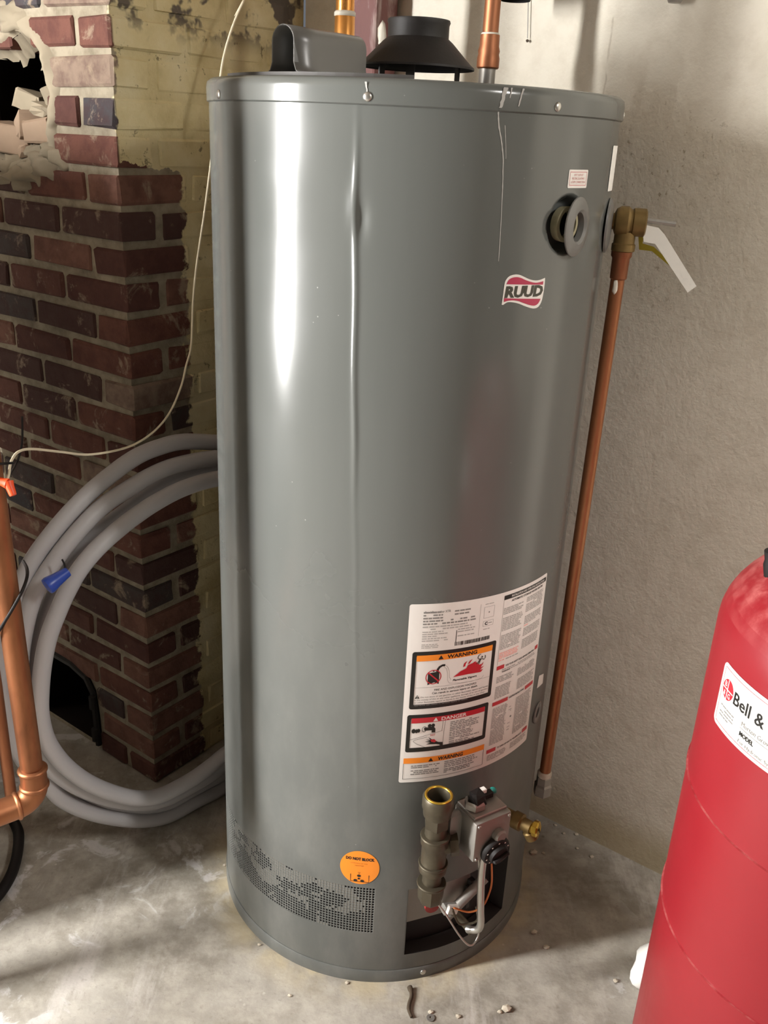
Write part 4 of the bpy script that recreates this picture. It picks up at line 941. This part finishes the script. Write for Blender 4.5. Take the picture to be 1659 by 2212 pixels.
for pts, off, xr_ in ((sA, 0.0, .50), (sB, .020, .47), (sC, .050, .43), (sE, -.012, .45)):
    L = [hpt(u, v, off) for u, v in pts]
    # floor contact: never below the floor
    for p in L:
        if p.z < HR+.003: p.z = HR+.003
    a_, b_ = L[0], L[-1]; mid = (a_+b_)/2; hh = (a_-b_).length/2; up_ = (a_-b_).normalized(); out = []
    reach = xr_-(mid-HP).dot(hd)
    for i in range(1, 10):
        t_ = pi*i/10; out.append(mid-up_*(hh*cos(t_))+hd*(reach*sin(t_)))
    for p in out:
        if p.z < HR+.003: p.z = HR+.003
    P = L+out; P = [P[-1]]+P+[P[0], P[1]]
    sp_ = smooth_path(P, 6)[6:-6-1]
    mesh('pipe_loop', *tube(sp_, HR, 14, closed=True), M['hose'], HC, True)

# ------------------------------------------------------------------ copper pipes at the left edge
CR = .0178
cb = at_d(63, 1620, 1.50); cxy = Vector((cb.x, cb.y, 0)); ez = at_d(70, 1762, 1.50).z
LP = empty('copper_supply_pipe', (cxy.x, cxy.y, ez-.03), 'wide copper pipe dropping to a shiny soldered elbow by the grey pipe coil', 'pipe')
lean = Vector((-.016, .004, 0))
zt_ = CEIL-.002; topv = Vector((cxy.x, cxy.y, zt_))+lean*((zt_-cb.z)/.9)
mesh('upright_run', *tube([Vector((cxy.x, cxy.y, ez+.05))-lean*((cb.z-ez-.05)/.9), Vector((cxy.x, cxy.y, cb.z)), topv], CR, 28), M['copper'], LP, True, 50)
ed = Vector((-.80, -.60, -.03)).normalized(); e0 = Vector((cxy.x, cxy.y, 0))-lean*((cb.z-ez)/.9); e0.z = ez
ep = [e0+UP*.062, e0+UP*.03]
for i in range(1, 9):
    a_ = pi/2*i/9; ep.append(e0+UP*(.03-.03*sin(a_))+ed*(.03*(1-cos(a_))))
ep += [e0+ed*.030, e0+ed*.075]
mesh('elbow', *tube(smooth_path(ep, 3), CR+.0035, 28), M['copper'], LP, True, 60)
for q, ax in ((e0+UP*.060, UP), (e0+UP*.028, UP), (e0+ed*.030, ed), (e0+ed*.074, ed)):
    mesh('elbow_bead', *lathe([(CR+.003, -.004), (CR+.0062, -.001), (CR+.0062, .002), (CR+.003, .005)], q, ax, 28), M['copper'], LP, True)
lend = e0+ed*.50
mesh('level_run', *tube([e0+ed*.06, lend], CR, 28), M['copper'], LP, True, 50)
st = at_d(26, 1735, 1.72); s0 = at_d(6, 1590, 1.72)
SP = mesh('copper_stub_pipe', *tube([st, st+UP*.25+(Vector((s0.x, s0.y, 0))-Vector((st.x, st.y, 0)))*.4, Vector((s0.x-.012, s0.y, st.z+.9)), Vector((s0.x-.03, s0.y, CEIL-.002))], .0105, 16), M['copper_dark'], None, True, 50)
tag(SP, 'thin tan copper pipe hanging with a cut open end beside the wide copper pipe', 'pipe')

# ------------------------------------------------------------------ wires and wire nuts
def path_px(P): return [at_d(u, v, d_) for u, v, d_ in P]
wp = path_px([(548, -40, 1.70), (527, 0, 1.70), (505, 50, 1.70), (486, 110, 1.70), (476, 165, 1.70), (466, 250, 1.70), (458, 330, 1.71), (450, 395, 1.72), (440, 470, 1.73), (425, 570, 1.74), (417, 650, 1.75), (413, 745, 1.76), (402, 790, 1.76), (392, 832, 1.76), (370, 885, 1.76), (340, 925, 1.74), (300, 955, 1.71), (255, 972, 1.68), (190, 982, 1.63), (130, 976, 1.56), (70, 970, 1.48), (40, 976, 1.42), (24, 997, 1.37), (19, 1025, 1.335), (14, 1040, 1.325)])
dw = wp[0]-wp[1]; wp = [wp[0]+dw*((CEIL-.002-wp[0].z)/dw.z)]+wp
W1 = mesh('thermostat_wire', *tube(smooth_path(wp, 6), .0021, 8), M['cable_white'], None, True)
tag(W1, 'thin cream wire drooping from above past the brick corner to the copper pipe', 'wire')
def nut(p, ax, m, label, cat='wire nut'):
    V, F = lathe([(.0001, 0), (.0048, .0005), (.0055, .004), (.0062, .014), (.0078, .021), (.0066, .0215), (.0001, .017)], p, ax, 12)
    return tag(mesh('wire_nut', V, F, m, None, True, 40), label, cat)
na = at_d(29, 1071, 1.315); nb_ = at_d(18, 1043, 1.315)
nut(na, nb_-na, M['orange_plastic'], 'orange wire nut pointing down on the copper pipe')
na = at_d(-14, 1035, 1.315); nb_ = at_d(11, 1043, 1.315)
nut(na, nb_-na, M['orange_plastic'], 'orange wire nut lying level on the copper pipe')
g = G(); na = hpt(100, 1268, .085); nb_ = hpt(145, 1236, .085)
V, F = lathe([(.0001, 0), (.015, .001), (.016, .006), (.013, .020), (.010, .040), (.009, .046), (.0001, .046)], na, nb_-na, 12)
tag(mesh('wire_nut', V, F, M['blue_plastic'], None, True, 40), 'large blue wire nut caught among the grey pipe coil', 'wire nut')
tag(mesh('wire_tail', *tube(smooth_path([nb_-(nb_-na).normalized()*.004, hpt(140, 1222, .08), hpt(134, 1208, .075)], 5), .0016, 8), M['cable_black'], None, True), 'short stiff wire leaving the blue wire nut', 'wire')
P = path_px([(50, 1212, 1.50), (58, 1228, 1.44), (58, 1248, 1.405), (48, 1276, 1.385), (30, 1310, 1.385), (12, 1340, 1.39), (-8, 1372, 1.40), (-40, 1420, 1.44)])
tag(mesh('black_cable', *tube(smooth_path(P, 7), .0026, 8), M['cable_black'], None, True), 'black cable looping across the wide copper pipe', 'cable')
P = path_px([(-20, 1002, 1.315), (0, 1002, 1.305), (14, 1001, 1.315), (28, 1000, 1.345)])
tag(mesh('black_cable', *tube(smooth_path(P, 4), .0020, 8), M['cable_black'], None, True), 'short black wire tied level around the copper pipe', 'cable')
P = path_px([(48, 900, 1.60), (48, 950, 1.58), (43, 980, 1.56), (34, 1004, 1.54), (22, 1024, 1.42), (15, 1038, 1.335)])
tag(mesh('black_cable', *tube(smooth_path(P, 6), .0018, 8), M['cable_black'], None, True), 'thin black wire curling up behind the cream wire', 'cable')
P = [at_z(u, v, .012) for u, v in ((30, 1775), (40, 1800), (38, 1840), (28, 1880), (10, 1915), (-14, 1945), (-60, 1985), (-140, 2030))]
tag(mesh('black_hose', *tube(smooth_path(P, 6), .0115, 12), M['cable_black'], None, True), 'black rubber hose lying on the floor under the copper elbow', 'hose')

# ------------------------------------------------------------------ bits on the wall above
p_ = at_plane(1113, -34, A(0, TW-.10), BX)
VE = empty('vent_stub', p_, 'black round pipe end hanging above the heater by the wall', 'pipe')
bz = at_plane(1113, 2, A(0, TW-.10), BX)
mesh('vent_pipe', *openlathe([(.0255, 0), (.0265, .002), (.0265, CEIL-bz.z-.002)], Vector((bz.x, bz.y, bz.z)), n=28), M['black_metal'], VE, True, 50)
mesh('vent_inner', *lathe([(.0250, .004), (.0001, .004)], Vector((bz.x, bz.y, bz.z)), n=24), M['inner'], VE)
q = at_plane(1139, 88, A(0, TW-.006), BX); q1 = at_plane(1141, 5, A(0, TW-.006), BX)
tag(mesh('hanging_string', *tube([Vector((q1.x, q1.y, CEIL-.002)), q1, q+UP*.004], .0008, 6), M['ink_grey'], None), 'thin string hanging down the concrete wall', 'string')
tag(mesh('string_knot', *blob(q, .0030, (1, 1, 1), 1, .2, 1), M['bark'], None, True), 'tiny dark knot at the end of the hanging string', 'knot')
q = at_plane(1458, 0, A(0, TW-.02), BX)
tag(mesh('wall_clamp', *lathe([(.0001, -.004), (.010, -.004), (.0125, 0), (.0125, .03), (.010, .034), (.010, CEIL-q.z-.002)], Vector((q.x, q.y, q.z)), UP, 20), M['dull_steel'], None, True, 40), 'grey metal conduit end on the concrete wall', 'conduit')

# ------------------------------------------------------------------ litter on the floor
chips_ = [(1153, 1840, .009), (1174, 1842, .004), (1153, 2012, .007), (1180, 2045, .006), (1278, 1850, .005), (1200, 1782, .004), (1245, 1802, .005), (1094, 2178, .009), (990, 2195, .005), (1080, 2185, .005), (1247, 1832, .004), (1160, 1772, .004), (1218, 1800, .004), (930, 2185, .005), (1330, 2118, .005), (626, 2150, .004), (750, 2122, .004), (560, 2040, .004), (486, 1868, .004)]
for i, (u, v, r) in enumerate(chips_):
    p = at_z(u, v, r*.5); p.z = r*.42
    big = r > .0065; wall_ = i in (4, 5, 6, 10, 11, 12); mid_ = i in (0, 1, 2, 3, 14); fr_ = i in (7, 8, 9, 13)
    where = 'along the foot of the concrete wall' if wall_ else 'between the heater and the red tank' if mid_ else 'near the dark twig' if fr_ else 'against the foot of the grey heater'
    o = mesh('plaster_chip', *blob(p, r, (1.1, .9, .6), 1, .35, i*2.1), M['stone'], None)
    tag(o, ('larger pale plaster chip ' if big else 'tiny pale plaster crumb ')+where, 'chip', ('larger plaster chips ' if big else 'plaster crumbs ')+where)
tw = [at_z(u, v, .004) for u, v in ((885, 2132), (889, 2150), (884, 2168), (883, 2182), (889, 2197))]
tag(mesh('twig', *tube(smooth_path(tw, 5), [.0052]*3+[.0036]*12+[.003]*6, 8), M['bark'], None, True), 'dark bent twig lying on the floor in front of the heater', 'twig')
tag(mesh('bolt_washer', *ringlathe([(.0025, .0), (.0075, .0), (.0075, .002), (.0025, .002)], at_z(930, 2200, 0)+UP*.0005, UP, 16), M['dull_steel'], None, True, 40), 'small rusty washer lying on the floor near the twig', 'washer')

# ------------------------------------------------------------------ unseen cabinet and pipe added as shadow casters, and the lamps
BS0, BS1, BT0, BT1, BH = -2.0, -1.60, .15, .82, 1.50  # added blocker, sized so its shadow falls on chimney and floor
BO = empty('added_boiler', A((BS0+BS1)/2, (BT0+BT1)/2, 0), 'unseen blue cabinet added to block the lamp from chimney and floor', 'added_boiler')
bc = lambda s, t, z: A(s, t, z)
mesh('cabinet', *box(A((BS0+BS1)/2, (BT0+BT1)/2, .06+(BH-.06)/2), BS1-BS0, BT1-BT0, BH-.06, x=AX, bev=.012, seg=2), M['added_boiler'], BO, True, 30)
mesh('plinth', *box(A((BS0+BS1)/2, (BT0+BT1)/2, .03), BS1-BS0-.04, BT1-BT0-.04, .06, x=AX), M['black_metal'], BO)
dp = mesh('front_panel', *box(A(BS1+.006, (BT0+BT1)/2, .75), .012, BT1-BT0-.06, 1.1, x=AX, bev=.004), M['added_boiler'], BO)
mesh('panel_handle', *box(A(BS1+.022, BT0+.1, .8), .02, .02, .14, x=AX, bev=.006), M['black_metal'], dp)
LF = empty('ceiling_lamp', A(1.2, .95, CEIL), 'white fluorescent batten on the ceiling', 'lamp')
mesh('lamp_housing', *box(A(1.2, .95, CEIL-.03), .94, .14, .058, x=AX, bev=.004), M['white_plastic'], LF)
mesh('lamp_tube', *cylinder(A(.76, .95, CEIL-.073), A(1.64, .95, CEIL-.073), .013, 14), M['tube_glow'], LF, True, 50)

q = Vector((-1.09, 1.045, 0))  # pipe added out of view for its narrow shadow across the floor
IP = empty('added_shadow_pipe', q, 'unseen black pipe added to cast a narrow shadow on the floor', 'pipe')
mesh('pipe_upright', *cylinder(q, q+UP*(CEIL-.002), .021, 20), M['black_metal'], IP, True, 50)
mesh('floor_flange', *lathe([(.05, 0), (.05, .006), (.028, .012), (.028, .03), (.021, .032)], q, UP, 24), M['black_metal'], IP, True, 35)

SLP = empty('standing_lamp', LAMP, 'tall standing tube lamp on a round foot', 'lamp')
mesh('lamp_foot', *lathe([(.16, 0), (.16, .015), (.03, .03), (.022, .04), (.022, .74)], LAMP, UP, 32), M['black_metal'], SLP, True, 35)
mesh('glowing_tube', *lathe([(.0001, .72), (.055, .73), (.065, .76), (.065, 2.08), (.055, 2.10), (.0001, 2.11)], LAMP, UP, 32), emit('lamp_diffuser', (1, .985, .965, 1), LAMP_POWER), SLP, True, 50)
